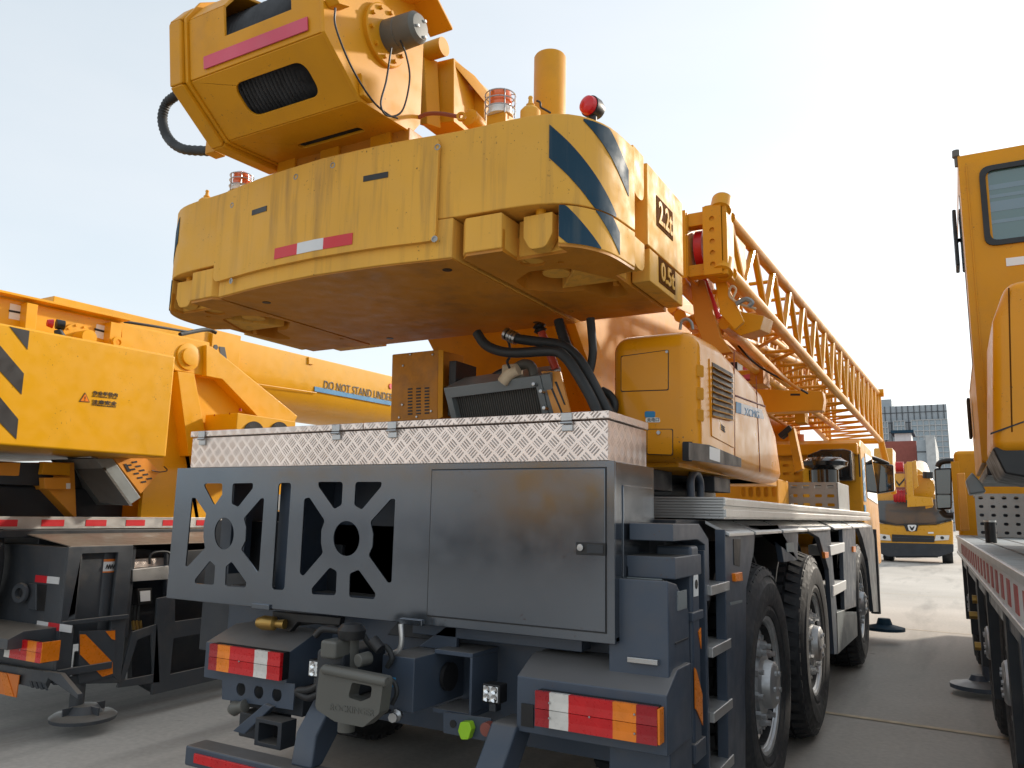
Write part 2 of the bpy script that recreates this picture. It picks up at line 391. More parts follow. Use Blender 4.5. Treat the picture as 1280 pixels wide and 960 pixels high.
ZB, ZS, ZT = 2.17, 2.318, 2.64
cw = None
# upper slab
P = outline(-SM, SM, [(-.948, 2.575), (-1.03, 2.575), (-1.03, 2.73), (-1.03, 3.19), (-3.07, 3.19), (-3.07, 2.575), (-3.152, 2.575)], 60)
cw = prism('counterweight', [p+V(0, 0, ZS) for p in P], V(0, 0, ZT-ZS), 'yellow_cast', MC, .006)
# lower slabs: right and left, each with a hook pocket
sA = s_of_x(-1.455); sB = s_of_x(-1.275); sC = s_of_x(-1.085)
for sg in (1, -1):
    if sg == 1: mx = lambda x: x
    else: mx = lambda x: 2*CX-x
    bm = bmesh.new()
    def prb(P, z0, z1): b_prism(bm, [V(mx(p[0]), p[1], z0) for p in P], V(0, 0, z1-z0))
    A = [cwp(sA+.012+(sB-sA-.012)*i/6)[0] for i in range(7)]
    prb([(A[0][0], A[0][1]+.03)]+[(p[0], p[1]-.004) for p in A[1:]]+[(A[-1][0], 2.40), (A[0][0], 2.40)], ZB+.01, ZS-.012)
    B = [cwp(sC+(SM-sC)*i/20)[0] for i in range(21)]
    prb(B+[(-.948, 2.575), (-1.03, 2.575), (-1.03, 2.70), (-1.30, 2.70), (B[0][0], 2.40)], ZB+.01, ZS-.004)
    prb([(-1.27, 2.285), (-1.08, 2.285), (-1.08, 2.39), (-1.27, 2.39)], ZB+.01, ZS-.008)
    prb([(-1.44, 2.405), (-1.09, 2.405), (-1.09, 2.695), (-1.44, 2.695)], ZB+.085, ZS-.004)
    prb([(-1.44, 2.70), (-1.03, 2.70), (-1.03, 3.185), (-1.44, 3.185)], ZB+.085, ZS-.004)
    finish('lower_slab', bm, 'yellow_cast', cw, 30, .005)
    # underside sheet with its cut-outs, shade put into its darker yellow
    ins = lambda p: Vector(p)+(Vector((-1.2, 2.7))-Vector(p)).normalized()*.004
    o2 = [ins((A[0][0], A[0][1]+.03))]+[ins(p) for p in A[1:]]+[Vector((A[-1][0]-.003, 2.289)), Vector((B[0][0]+.003, 2.289))]+[ins(p) for p in B]+[Vector((-.955, 2.570)), Vector((-1.034, 2.60)), Vector((-1.034, 3.182)), Vector((-1.436, 3.182))]
    key = rpoly([(-1.42, 2.62), (-1.40, 2.50), (-1.30, 2.42), (-1.16, 2.44), (-1.10, 2.56), (-1.05, 2.66), (-1.08, 2.86), (-1.16, 2.90), (-1.22, 2.72), (-1.30, 2.72)], .05)
    hs = [key, circle(-1.24, 2.335, .045, 20), circle(-1.15, 2.375, .012, 12), circle(-1.08, 2.72, .012, 12), circle(-1.40, 3.0, .012, 12)]
    o2 = [Vector((mx(p[0]), p[1])) for p in o2]; hs = [[Vector((mx(p[0]), p[1])) for p in h] for h in hs]
    holes('underside', o2, hs, (0, 0, ZB+.04), (1, 0, 0), (0, 1, 0), .08, 'yellow_shaded', cw)
    cyl('lifting_pin', (mx(-1.25), 2.55, ZB+.02), (mx(-1.25), 2.55, ZB+.10), .055, 'yellow_cast', cw, seg=28, bevel=.004)
    # the hook in its pocket
    h = rpoly([(-.055, .065), (.055, .065), (.055, -.01), (.03, -.055), (-.03, -.055), (-.055, -.01)], [.004, .004, .02, .03, .03, .02])
    hx, hz = mx(-1.165), 2.232
    prism('hanging_hook', [V(hx+p[0], 2.225, hz+p[1]) for p in h], V(0, .05, 0), 'yellow_cast', cw, .004)
    cyl('hook_pin', (hx, 2.25, hz+.06), (hx, 2.25, ZS), .018, 'yellow', cw)
    # side slab
    sl = mx(-1.03), mx(-.957)
    box('side_slab', (min(sl), max(sl)), (2.735, 3.19), (ZS+.002, 2.652), 'yellow_cast', cw, .004)
    box('side_slab', (min(sl), max(sl)), (2.755, 3.172), (ZB+.012, ZS-.006), 'yellow_cast', cw, .004)
    for (z0, z1) in ((2.47, 2.66), (2.195, 2.308)):
        t = rpoly([(2.585, z1), (2.70, z1), (2.70, z0), (2.585, z0)], [.002, .002, .05, .05], 7)
        prism('side_lug', [V(mx(-1.03), p[0], p[1]) for p in t], V(mx(-.958)-mx(-1.03), 0, 0), 'yellow_cast', cw, .002)
# middle body between the slabs
xs = [-1.465-(1.17)*i/16 for i in range(17)]
Pm = [V(x, cwp((s_of_x(x) if x > CX else -s_of_x(2*CX-x)))[0][1]-.004, 0) for x in xs]
prism('middle_body', [p+V(0, 0, ZB) for p in Pm]+[V(-2.635, 3.20, ZB), V(-1.465, 3.20, ZB)], V(0, 0, ZS-ZB-.003), 'yellow_cast', cw, .004)
prism('underside', [V(p.x*.996-.008, p.y+.006, ZB-.004) for p in Pm]+[V(-2.63, 3.19, ZB-.004), V(-1.47, 3.19, ZB-.004)], V(0, 0, .0035), 'yellow_shaded', cw, 0)  # thin sheet added in darker yellow to paint the shade underneath
box('back_step', (-2.99, -2.66), (3.20, 3.32), (ZB+.02, 2.5), 'yellow_cast', cw)
for (a, b) in ((-1.55, 2.26), (-1.62, 3.1), (-2.5, 2.3), (-2.45, 3.08)):
    cyl('drain_hole', (a, b, ZB-.006), (a, b, ZB+.01), .018, 'black', cw, seg=14)
# bolted face plate (follows the bow)
def rr_cols(x0, x1, z0, z1, r, n=22):
    out = []
    for i in range(n+1):
        x = x0+(x1-x0)*i/n
        out.append(x)
    for k in range(1, 6):
        d = r*(1-math.cos(k/6*PI/2)); out += [x0+d, x1-d]
    out = sorted(set(out)); C = []
    for x in out:
        e = min(x-x0, x1-x); dz = 0
        if e < r: dz = r-math.sqrt(max(0, r*r-(r-e)**2))
        s = s_of_x(x) if x > CX else -s_of_x(2*CX-x)
        C.append((s, z0+dz, z1-dz))
    return C
fp = ribbon('face_plate', cwp, rr_cols(-2.655, -1.522, 2.232, 2.622, .032), .006, .016, 'yellow_cast', cw)
for px, py in ((283, 253), (372, 222), (418, 208), (539, 179), (535, 295), (283, 349)):
    q = sy(px, py, 2.10); s = s_of_x(q.x) if q.x > CX else -s_of_x(2*CX-q.x); p, n = cwp(s); d = V(n[0], n[1], 0)
    b0 = V(p[0], p[1], q.z)+d*.021
    bm = bmesh.new(); b_lathe(bm, b0, d, [(.0, .0), (.011, .0), (.012, .002), (.008, .003), (.007, -.001), (0, -.001)], 16); finish('bolt', bm, 'alloy_dull', cw)
for (a, b, c, e) in ((457, 485, 227, 4), (317, 336, 267, 4)):
    pass
for px0, px1, py in ((457, 485, 226), (316, 336, 266.5)):
    q0 = sy(px0, py, 2.11); q1 = sy(px1, py, 2.11)
    f = lambda x: s_of_x(x) if x > CX else -s_of_x(2*CX-x)
    ribbon('lifting_slot', cwp, [(f(q0.x), q0.z-.010, q0.z+.012), (f(q1.x), q0.z-.010, q0.z+.012)], .0225, .002, 'black', cw)
# retroreflective strip red / silver / red
f = lambda x: s_of_x(x) if x > CX else -s_of_x(2*CX-x)
ex = [sy(p, q, 2.10).x for p, q in ((344, 330), (373.5, 325), (406, 318), (441, 310))]
for i, mt in enumerate(('red_tape', 'white_tape', 'red_tape')):
    cols = [(f(ex[i]+(ex[i+1]-ex[i])*k/3), 2.258, 2.302) for k in range(4)]
    ribbon('reflector_strip', cwp, cols, .0225, .002, mt, cw)
# warning stripes round both corners
def stripe(poly, z0, z1, off, name='warning_stripe', sg=1, mt='blue_stripe'):
    """poly in (s,z); vertical slices clipped to z0..z1"""
    ss = [p[0] for p in poly]; a, b = min(ss), max(ss); cols = []
    n = 26
    for i in range(n+1):
        s = a+1e-4+(b-a-2e-4)*i/n; zs = []
        for (p, q) in zip(poly, poly[1:]+poly[:1]):
            if (p[0]-s)*(q[0]-s) <= 0 and p[0] != q[0]: zs.append(p[1]+(q[1]-p[1])*(s-p[0])/(q[0]-p[0]))
        if len(zs) >= 2:
            u, w = max(z0, min(zs)), min(z1, max(zs))
            if w-u > 5e-4: cols.append((sg*s, u, w))
    if len(cols) > 1: ribbon(name, cwp, cols, off, .0015, mt, cw)
for sg in (1, -1):
    s0 = s_of_x(-1.115)
    stripe([(s0, 2.60), (s0, 2.48), (s0+.165, 2.318), (s0+.29, 2.318)], ZS, ZT-.003, .0006, sg=sg)
    s2 = s_of_x(-1.02)
    stripe([(s2-.01, 2.63), (s2+.26, 2.43), (s2+.26, 2.53), (s2+.12, 2.63)], ZS, ZT-.003, .0006, sg=sg)
    s3 = sC+.002
    stripe([(s3, 2.314), (s3, 2.205), (s3+.03, 2.18), (s3+.165, 2.18), (s3+.02, 2.314)], ZB+.011, ZS-.006, .0006, sg=sg)
    stripe([(s3+.13, 2.314), (s3+.27, 2.19), (s3+.27, 2.27), (s3+.22, 2.314)], ZB+.011, ZS-.006, .0006, sg=sg)
# cast weight figures
for s, y0, z0, hh in (('2.2t', 2.848, 2.442, .105), ('0.5t', 2.868, 2.215, .085)):
    q = box('figure_recess', (-.958, -.9545), (y0-.01, y0+.195), (z0-.01, z0+hh+.01), 'recess', cw, 0)
    text('weight_figure', s, (-.955, y0+.008, z0+.004), (0, 1, 0), (0, 0, 1), hh-.008, 'yellow_cast', cw, width=.172, ext=.004, bold=.02)
# ---------------- superstructure top pieces
def beacon(q, k=1.0, parent=MC):
    x, y, z = q
    b = lathe('beacon', (x, y, z), (0, 0, 1), [(0, 0), (.062*k, 0), (.062*k, .02*k), (.056*k, .025*k), (.056*k, .04*k), (0, .04*k)], 'white', parent)
    lathe('beacon_lens', (x, y, z+.04*k), (0, 0, 1), [(.052*k, 0), (.054*k, .02*k), (.05*k, .024*k), (.054*k, .03*k), (.052*k, .075*k), (.044*k, .082*k), (0, .084*k)], 'beacon', b)
    bm = bmesh.new()
    for i in range(6):
        a = i*PI/3+.3; c, s_ = math.cos(a), math.sin(a)
        b_tube(bm, [V(x+c*.072*k, y+s_*.072*k, z-.01), V(x+c*.072*k, y+s_*.072*k, z+.105*k), V(x+c*.03*k, y+s_*.03*k, z+.112*k)], .0025, 6)
    for h_ in (.03, .07, .103):
        R = [V(x+.072*k*math.cos(t*PI/12), y+.072*k*math.sin(t*PI/12), z+h_*k) for t in range(25)]; b_tube(bm, R, .0025, 6)
    finish('beacon_cage', bm, 'steel', b)
beacon((sy(625, 146, 2.30).x, 2.30, sy(625, 146, 2.30).z), .78); box('beacon_bracket', (sy(625, 146, 2.30).x-.04, sy(625, 146, 2.30).x+.04), (2.27, 2.4), (2.62, sy(625, 146, 2.30).z), 'yellow', MC)
q_ = sy(301, 240, 2.34); beacon((q_.x, 2.34, q_.z), .72); box('beacon_bracket', (q_.x-.04, q_.x+.04), (2.3, 2.42), (2.62, q_.z), 'yellow', MC)
ex_ = lathe('exhaust_pipe', (-1.345, 2.66, 2.6), (0, 0, 1), [(0, 0), (.066, 0), (.066, .56), (.062, .567), (.055, .56), (.055, .3), (0, .3)], 'yellow', MC)
def stud(x, y, z, par=MC):
    lathe('lifting_stud', (x, y, z), (0, 0, 1), [(0, -.03), (.036, -.03), (.036, .008), (.026, .02), (.013, .026), (.016, .034), (.009, .04), (.007, .055), (.009, .06), (.007, .066), (0, .066)], 'yellow_cast', par, 20)
stud(sy(663, 138, 2.28).x, 2.28, sy(663, 139, 2.28).z-.01); stud(sy(258, 252, 2.40).x, 2.40, sy(258, 254, 2.40).z)
lathe('pipe_base', (-1.345, 2.40, 2.62), (0, 0, 1), [(0, 0), (.0, .0)], 'yellow', MC) if False else None
ml = lathe('marker_lamp', (sy(737, 122, 2.33).x, 2.33, 2.705), (-.25, -.97, 0), [(0, -.05), (.030, -.05), (.037, -.03), (.038, .0), (0, .0)], 'black', MC)
lathe('lamp_lens', (sy(737, 122, 2.33).x, 2.33, 2.705)+V(0, 0, 0) if False else Vector((sy(737, 122, 2.33).x, 2.33, 2.705)), (-.25, -.97, 0), [(.034, .001), (.031, .018), (.02, .026), (0, .029)], 'red_lens', ml)
cyl('lamp_foot', (sy(739, 122, 2.33).x, 2.345, 2.62), (sy(739, 122, 2.33).x, 2.345, 2.68), .014, 'black', ml)
tube('wiring', [sy(a, b, 2.36) for a, b in ((671, 126), (675, 128), (676, 134), (681, 137), (688, 141))], .004, 'black', MC)
# ---------------- winch
WX0, WX1 = -2.41, -1.75
S = [(1.93, 3.235), (1.80, 3.20), (1.745, 3.115), (1.775, 2.885), (1.968, 2.735), (2.259, 2.753)]
w = None
def shell(name, a, b, x0, x1, hs, par, th=.012, mat='yellow', bev=.003):
    a = V(0, *a); b = V(0, *b); v = (b-a); ln = v.length; v.normalize()
    return holes(name, [Vector((0, 0)), Vector((x1-x0, 0)), Vector((x1-x0, ln)), Vector((0, ln))], hs, (x0, a.y, a.z), (1, 0, 0), v, th, mat, par, bev)
W = WX1-WX0
a_, b_ = V(0, *S[3]), V(0, *S[2]); v_ = b_-a_; h1_ = v_.length; v_.normalize()
U0, U1 = sy(282, 50, 1.76).x-WX0, sy(366, 5, 1.76).x-WX0
wn = holes('winch', [Vector(p) for p in ((0, 0), (W, 0), (W, h1_), (U1, h1_), (U1, .118), (U0, .118), (U0, h1_), (0, h1_))], [], (WX0, a_.y, a_.z), (1, 0, 0), v_, .012, 'yellow', MC, .003)
for (xa, xb) in ((WX0, WX0+U0), (WX0+U1, WX1)):
    shell('shell_top', S[2], S[1], xa, xb, [], wn); shell('shell_top', S[1], S[0], xa, xb, [], wn)
shell('shell_middle', S[4], S[3], WX0, WX1, [rrect(.175, .055, .525, .185, .05, 8)], wn)
shell('shell_bottom', S[5], S[4], WX0, WX1, [rrect(.20, .09, .52, .13, .015)], wn)
shell('pink_strip', S[3], S[2], WX0+.085, WX0+.60, [], wn, .004, 'pink', 0).location = (0, -.012, .0)
ps = [c for c in wn.children if c.name.startswith('pink_strip')][0]
me = ps.data
for v_ in me.vertices:
    t = (v_.co.z-2.885)/(3.115-2.885); nz = .075+t*.20
    v_.co.z = 2.885+nz*.23; v_.co.y = 1.775+(1.745-1.775)*nz + (v_.co.y-(1.775-.03*t))
# end plates with returned edge
def yz(name, pts, x0, x1, mat, par, bevel=.003): return prism(name, [V(x0, a, b) for a, b in pts], V(x1-x0, 0, 0), mat, par, bevel)
FL = [(1.95, 3.33), (1.785, 3.22), (1.728, 3.12), (1.76, 2.875), (1.962, 2.722), (2.262, 2.74), (2.31, 2.80), (2.31, 3.25), (2.30, 3.33)]
yz('flange_plate', FL, WX1+.001, WX1+.016, 'yellow', wn)
yz('flange_plate', FL, WX0-.016, WX0-.001, 'yellow', wn)
FO = [(1.93, 3.235), (1.775, 3.20), (1.715, 3.115), (1.745, 2.865), (1.955, 2.705), (2.262, 2.722), (2.262, 2.76), (1.968, 2.745), (1.785, 2.885), (1.755, 3.11), (1.80, 3.185), (1.93, 3.21)]
for i in range(5):
    a, b = FO[i], FO[i+1]; c, d = FO[10-i], FO[11-i]
    yz('flared_rim', [a, b, c, d], WX0-.085, WX0-.018, 'yellow', wn, .008)
yz('side_housing', [(1.93, 3.21), (1.80, 3.17), (1.775, 3.10), (1.80, 2.89), (1.975, 2.76), (2.25, 2.775), (2.25, 3.2)], WX0-.08, WX0-.03, 'yellow', wn)
DC = (2.065, 3.03)
bm = bmesh.new(); prof = [(0, 0)]
for i in range(64):
    h_ = .02+.60*i/63; prof.append((.262+.007*(1 if i % 2 else -1)+(.0), h_))
prof.append((0, .62)); b_lathe(bm, (WX0, DC[0]+.02, DC[1]), (1, 0, 0), prof, 40); dr = finish('rope_drum', bm, 'rope', wn, 20)
lathe('drum_flange', (WX0+.015, DC[0]+.02, DC[1]), (1, 0, 0), [(.0, 0), (.266, 0), (.266, .012), (0, .012)], 'black', dr)
lathe('drum_flange', (WX1-.04, DC[0]+.02, DC[1]), (1, 0, 0), [(.0, 0), (.266, 0), (.266, .012), (0, .012)], 'black', dr)
fx = WX1+.016
rg = lathe('gearbox_ring', (fx, DC[0]-.005, DC[1]-.0), (1, 0, 0), [(0, 0), (.115, 0), (.115, .016), (.11, .02), (.0, .02)], 'yellow', wn, 40)
bm = bmesh.new()
for i in range(10):
    a = i*PI/5+.2; b_cyl(bm, (fx+.02, DC[0]-.005+.094*math.cos(a), DC[1]+.094*math.sin(a)), (fx+.032, DC[0]-.005+.094*math.cos(a), DC[1]+.094*math.sin(a)), .0085, seg=6)
finish('ring_bolts', bm, 'yellow', rg, 0)
mo = lathe('motor', (fx+.02, DC[0]+.01, DC[1]+.0), (1, 0, 0), [(0, 0), (.062, 0), (.060, .05), (.058, .052), (.060, .055), (.058, .125), (.045, .14), (0, .143)], 'motor_grey', wn, 32)
for dy, dz in ((.02, .03), (-.02, -.01), (.025, -.03)): cyl('plug', (fx+.16, DC[0]+.01+dy, DC[1]+dz), (fx+.168, DC[0]+.01+dy, DC[1]+dz), .006, 'white', mo, seg=8)
c1 = sxs([(419, 10), (420, 35), (440, 85), (465, 125), (485, 143), (497, 148)], fx+.06)
tube('cable', [(fx+.01, p.y, p.z) if False else (p.x, p.y, p.z) for p in c1], .0035, 'black', wn, 6)
tube('cable', sxs([(489, 60), (483, 100), (476, 130), (485, 145), (503, 138), (512, 100), (508, 70), (500, 50)], fx+.10), .0035, 'black', wn, 6)
yz('cable_bracket', [(p.y, p.z) for p in sxs([(405, 0), (420, 8), (424, 14), (410, 10)], fx)], fx, fx+.05, 'yellow', wn)
yz('edge_web', [(p.y, p.z) for p in sxs([(446, 92), (453, 110), (462, 130), (449, 120)], fx)], fx, fx+.02, 'yellow', wn)
# hood plate over the flange
prism('top_plate', [sx(*p, WX1+.01) for p in ((478, -30), (512, -8), (524, 8), (500, 2))], V(.13, 0, .0), 'yellow', wn)
pl = prism('top_plate', [V(WX1+.01, 2.08, 3.36), V(WX1+.12, 2.08, 3.36), V(WX1+.12, 2.36, 3.20), V(WX1+.01, 2.36, 3.20)], V(0, .004, .012), 'yellow', wn)
tube('corrugated_hose', sys_([(233, 158), (215, 140), (205, 125), (203, 150), (215, 178), (240, 188), (262, 187)][0:0] + [(222, 118), (208, 130), (203, 150), (210, 172), (228, 186), (262, 189)], 2.18), .022, 'hose', wn, 12, 10, rings=.07)
box('hose_bracket', (-2.72, -2.66), (2.1, 2.16), (2.80, 2.86), 'yellow', wn)
# foot pieces of boom behind the winch
bf = prism('boom_foot', sys_([(527, 100), (533, 80), (567, 72), (567, 152), (527, 156)], 2.55), V(0, .30, 0), 'yellow', MC)
prism('boom_foot_web', sys_([(566, 73), (605, 122), (605, 148), (566, 150)], 2.72), V(0, .02, 0), 'yellow', bf)
prism('boom_foot_rib', [sy(566, 73, 2.55), sy(606, 123, 2.72), sy(606, 128, 2.72), sy(566, 80, 2.55)], V(.01, .16, .004), 'yellow', bf)
cyl('pin_boss', sy(531, 66, 2.5), sy(531, 66, 2.5)+V(.10, 0, 0), .04, 'yellow', bf)
prism('pin_arm', sys_([(522, 72), (530, 70), (534, 155), (524, 156)], 2.48), V(.03, .06, 0), 'yellow', bf)
lathe('round_boss', sy(590, 150, 2.42), (0, -1, .1), [(0, -.05), (.035, -.05), (.035, .02), (.022, .025), (0, .025)], 'yellow', bf)
lathe('eye_ring', sy(577, 147, 2.30), (0.4, -1, .1), [(.010, 0), (.018, 0), (.018, .012), (.010, .012), (.010, 0)], 'yellow', bf, 20)
tube('oil_pipe', sys_([(513, 162), (520, 150), (532, 143), (550, 142), (574, 146)], 2.30), .008, 'brown_red', bf)
# clutter under the winch
tube('rope_run', sys_([(435, 180), (450, 175), (484, 168)], 2.4), .03, 'rope', wn, 12, 6, rings=.06)
box('slot_backing', (WX0+.05, WX1-.05), (2.03, 2.2), (2.765, 2.775), 'black', wn, 0)  # dark plate added inside so no sky shows through the slot
for x_ in (-2.36, -2.12, -1.86): box('winch_foot', (x_-.05, x_+.05), (2.222, 2.30), (2.60, 2.755), 'yellow', wn)
box('winch_base', (-2.42, -1.73), (2.235, 3.0), (2.60, 2.751), 'yellow_shaded', wn)
# ---------------- turret
tu = yz('turret', [(p.y, p.z) for p in sxs([(690, 385), (748, 530), (835, 560), (870, 380)], -1.62)], -1.66, -1.62, 'yellow', MC, .003)
yz('turret_cheek', [(p.y, p.z) for p in sxs([(550, 400), (585, 545), (700, 560), (720, 380)], -2.42)], -2.46, -2.42, 'yellow', tu, .003)
q = sxs([(690, 385), (748, 530)], -1.62)
bh = prism('bulkhead', [V(-2.44, q[0].y+.08, q[0].z), V(-1.64, q[0].y+.08, q[0].z), V(-1.64, q[1].y+.08, q[1].z), V(-2.44, q[1].y+.08, q[1].z)], V(0, .03, 0), 'yellow', tu)
prism('turret_rib', [V(-1.615, p.y, p.z) for p in sxs([(700, 390), (722, 390), (768, 520), (750, 530)], -1.62)], V(.05, 0, 0), 'yellow', tu)
hb = rpoly([(0, 0), (.34, 0), (.30, .17), (.03, .17)], .03)
vb = (q[0]-q[1]).normalized(); vb.x = 0; vb.normalize()
ob = V(-2.13, q[1].y+.04, q[1].z)+vb*.10+V(0, .0, 0)
prism('service_opening', [ob+V(p[0], 0, 0)+vb*p[1]+V(0, .02, 0) for p in hb], V(0, .012, 0), 'black', bh, 0)
cyl('slewing_ring', (-1.75, 4.05, 1.38), (-1.75, 4.05, 1.52), .62, 'chassis_dark', MC, seg=48)
lathe('slewing_gear', (-1.75, 4.05, 1.40), (0, 0, 1), [(.66+.0*i, 0) for i in range(1)]+[(.66, .05), (.62, .05)], 'black', MC, 64)
box('turret_base', (-2.7, -.98), (3.15, 5.2), (1.50, 1.56), 'yellow', tu, .006)
for b_ in (((-1.30, -1.12), (3.2, 3.5), (1.41, 1.50)), ((-1.5, -1.36), (3.1, 3.3), (1.40, 1.48)), ((-1.08, -.98), (3.7, 4.0), (1.42, 1.49))): box('ring_fitting', *b_, 'chassis_dark', tu)
# boom (rounded belly) and head
def boom_mesh(bm, x0, x1, y0, y1, z0b, z0t, dz=0, round_=.26):
    w_ = x1-x0; cx = (x0+x1)/2; prof = [(x0, z0t), (x1, z0t)]
    for i in range(13):
        a = -PI*i/12; prof.append((cx+w_/2*math.cos(a), z0b+round_+round_*math.sin(a)))
    b_prism(bm, [V(p[0], y0, p[1]) for p in prof], V(0, y1-y0, dz))
bm = bmesh.new(); boom_mesh(bm, -2.36, -1.76, 3.0, 10.3, 2.36, 3.02, -.03); bo = finish('telescopic_boom', bm, 'yellow_gloss', MC, 35, .006)
bm = bmesh.new(); boom_mesh(bm, -2.40, -1.72, 6.2, 6.45, 2.31, 3.06); finish('boom_collar', bm, 'yellow', bo, 35, .005)
bm = bmesh.new(); boom_mesh(bm, -2.40, -1.72, 8.2, 8.5, 2.28, 3.03); finish('boom_collar', bm, 'yellow', bo, 35, .005)
cyl('lift_cylinder', (-2.05, 4.6, 1.75), (-2.05, 8.0, 2.40), .12, 'yellow', bo)
prism('boom_head', [V(-2.38, 10.25, 2.2), V(-1.72, 10.25, 2.2), V(-1.72, 10.25, 3.05), V(-2.38, 10.25, 3.05)], V(0, .6, 0), 'yellow', bo, .02)
cyl('guide_sheave', (-2.2, 10.6, 2.95), (-1.9, 10.6, 2.95), .22, 'black', bo)
# rest bracket and cross beam
rb = prism('jib_support_beam', sys_([(940, 486), (1028, 489), (1030, 500), (1028, 513), (945, 516)], 5.4), V(0, .12, 0), 'yellow', MC)
prism('beam_slot', sys_([(988, 492), (1000, 492), (1000, 494.5), (988, 494.5)], 5.398), V(0, .004, 0), 'black', rb, 0)
rs = prism('boom_rest', sys_([(984, 538), (992, 534), (1003, 586), (994, 590)], 7.4), V(0, .12, 0), 'yellow', MC)
prism('rest_pad', sys_([(972, 543), (986, 531), (990, 537), (976, 548)], 7.38), V(0, .14, 0), 'black', rs)
boxes('valve_block', [((-1.62, -1.45), (7.0, 7.3), (2.45, 2.6)), ((-1.55, -1.48), (6.9, 7.0), (2.5, 2.66))], 'pink', MC)
boxes('valve_fittings', [((-1.72, -1.60), (6.9, 7.1), (2.48, 2.66)), ((-1.60, -1.56), (6.85, 7.2), (2.35, 2.5))], 'black', MC)
# ---------------- stowed lattice jib
A0 = dict(ro=sx(908, 268, -.90), rb=sx(914, 345, -.90)); Yn = 3.78; Yf = 12.8
nz = (2.49, 2.78); fz = (2.46, 3.18); nx = (-1.16, -.90); fxj = (-1.62, -.90)
def jp(ix, iz, t):
    x = nx[ix]+(fxj[ix]-nx[ix])*t; z = nz[iz]+(fz[iz]-nz[iz])*t; return V(x, Yn+(Yf-Yn)*t, z)
jb = box('lattice_jib', (-.99, -.88), (3.66, 3.80), (2.455, 2.82), 'yellow', MC, .006)
for (a, b) in ((1, 1), (1, 0), (0, 1), (0, 0)):
    cyl('chord', jp(a, b, 0), jp(a, b, 1), .035, 'yellow', jb, seg=14)
ts = [0]; step = .062
while ts[-1] < .985: ts.append(ts[-1]+step); step *= 1.0
ts = [min(1, t) for t in ts]
for k in range(len(ts)-1):
    t0, t1 = ts[k], ts[k+1]; tm = (t0+t1)/2
    for ix in (1, 0):
        cyl('brace', jp(ix, 1, t0), jp(ix, 0, tm), .019, 'yellow', jb, seg=8)
        cyl('brace', jp(ix, 0, tm), jp(ix, 1, t1), .019, 'yellow', jb, seg=8)
    for iz in (0, 1):
        cyl('cross_tie', jp(1, iz, tm), jp(0, iz, tm), .013, 'yellow', jb, seg=8)
        if iz == 0: cyl('cross_tie', jp(1, iz, tm), jp(0, iz, min(1, tm+step)), .013, 'yellow', jb, seg=8)
for a, b in (((1, 1), (1, 0)), ((0, 1), (0, 0)), ((1, 1), (0, 1)), ((1, 0), (0, 0))): cyl('end_frame', jp(*a, 1), jp(*b, 1), .04, 'yellow', jb, seg=12)
cyl('end_lug', jp(1, 1, 1)+V(-.1, 0, 0), jp(1, 1, 1)+V(.08, 0, 0), .06, 'yellow', jb)
cyl('end_leg', jp(1, 0, 1), jp(1, 0, 1)+V(.10, .5, -.75), .045, 'yellow', jb)
cyl('end_leg', jp(0, 0, 1), jp(0, 0, 1)+V(.55, .5, -.55), .035, 'yellow', jb)
def jq(ix, iz, t): return V((-1.66, -1.26)[ix]+((-1.72, -1.22)[ix]-(-1.66, -1.26)[ix])*t, 4.7+5.8*t, (2.40, 2.70)[iz]+((2.42, 2.92)[iz]-(2.40, 2.70)[iz])*t)
il = cyl('inner_lattice', jq(1, 1, 0), jq(1, 1, 1), .03, 'yellow', MC, seg=12)
for a, b in ((1, 0), (0, 1), (0, 0)): cyl('chord', jq(a, b, 0), jq(a, b, 1), .03, 'yellow', il, seg=12)
for k in range(11):
    t0, t1 = k/11, (k+1)/11; tm = (t0+t1)/2
    for ix in (0, 1):
        cyl('brace', jq(ix, 1, t0), jq(ix, 0, tm), .015, 'yellow', il, seg=8); cyl('brace', jq(ix, 0, tm), jq(ix, 1, t1), .015, 'yellow', il, seg=8)
    cyl('cross_tie', jq(1, 0, tm), jq(0, 0, tm), .013, 'yellow', il, seg=8); cyl('cross_tie', jq(1, 0, tm), jq(0, 0, t1), .013, 'yellow', il, seg=8)
tube('rigging_cable', sys_([(905, 415, ), (940, 440), (975, 470), (1000, 488)], 5.2), .010, 'yellow_shaded', il, 8)
tube('rigging_cable', sys_([(912, 420, ), (945, 455), (985, 478), (1010, 492)], 5.3), .007, 'black', il, 8)
box('rail_bracket', (-1.3, -1.2), (6.0, 6.25), (2.3, 2.5), 'yellow_shaded', il); box('rail_bracket', (-1.35, -1.25), (8.2, 8.4), (2.25, 2.45), 'yellow', il)
# perforated rear plates, sheave between them
for x0, px in ((-.995, 0), (-1.17, 0)):
    hs = [circle(.045, .05+.058*i, .013, 14) for i in range(5)]
    holes('perforated_plate', [Vector((0, 0)), Vector((.09, 0)), Vector((.09, .35)), Vector((0, .35))], hs, (x0+(.0), 3.655, 2.46), (1, 0, 0), (0, 0, 1), .012, 'yellow', jb)
    box('plate_web', (x0+.085, x0+.095), (3.66, 4.15), (2.47, 2.80), 'yellow', jb, .002)
for b_ in (((-1.09, -.99), (3.68, 3.75), (2.73, 2.80)), ((-1.09, -.99), (3.68, 3.75), (2.47, 2.53))): box('plate_tie', *b_, 'yellow', jb)
cyl('sheave', (-1.06, 3.80, 2.64), (-1.02, 3.80, 2.64), .10, 'red_drum', jb)
for z in (2.815, 2.495):
    lathe('corner_socket', (-.915, 3.70, z), (0, -.5, -.85), [(0, -.05), (.05, -.05), (.052, .03), (.035, .035), (.03, .01), (0, .01)], 'yellow', jb)
tube('tied_rope', sys_([(915, 375), (920, 362), (914, 358), (912, 370), (925, 380), (945, 386)], 3.8), .006, 'joint_sand', jb, 6)
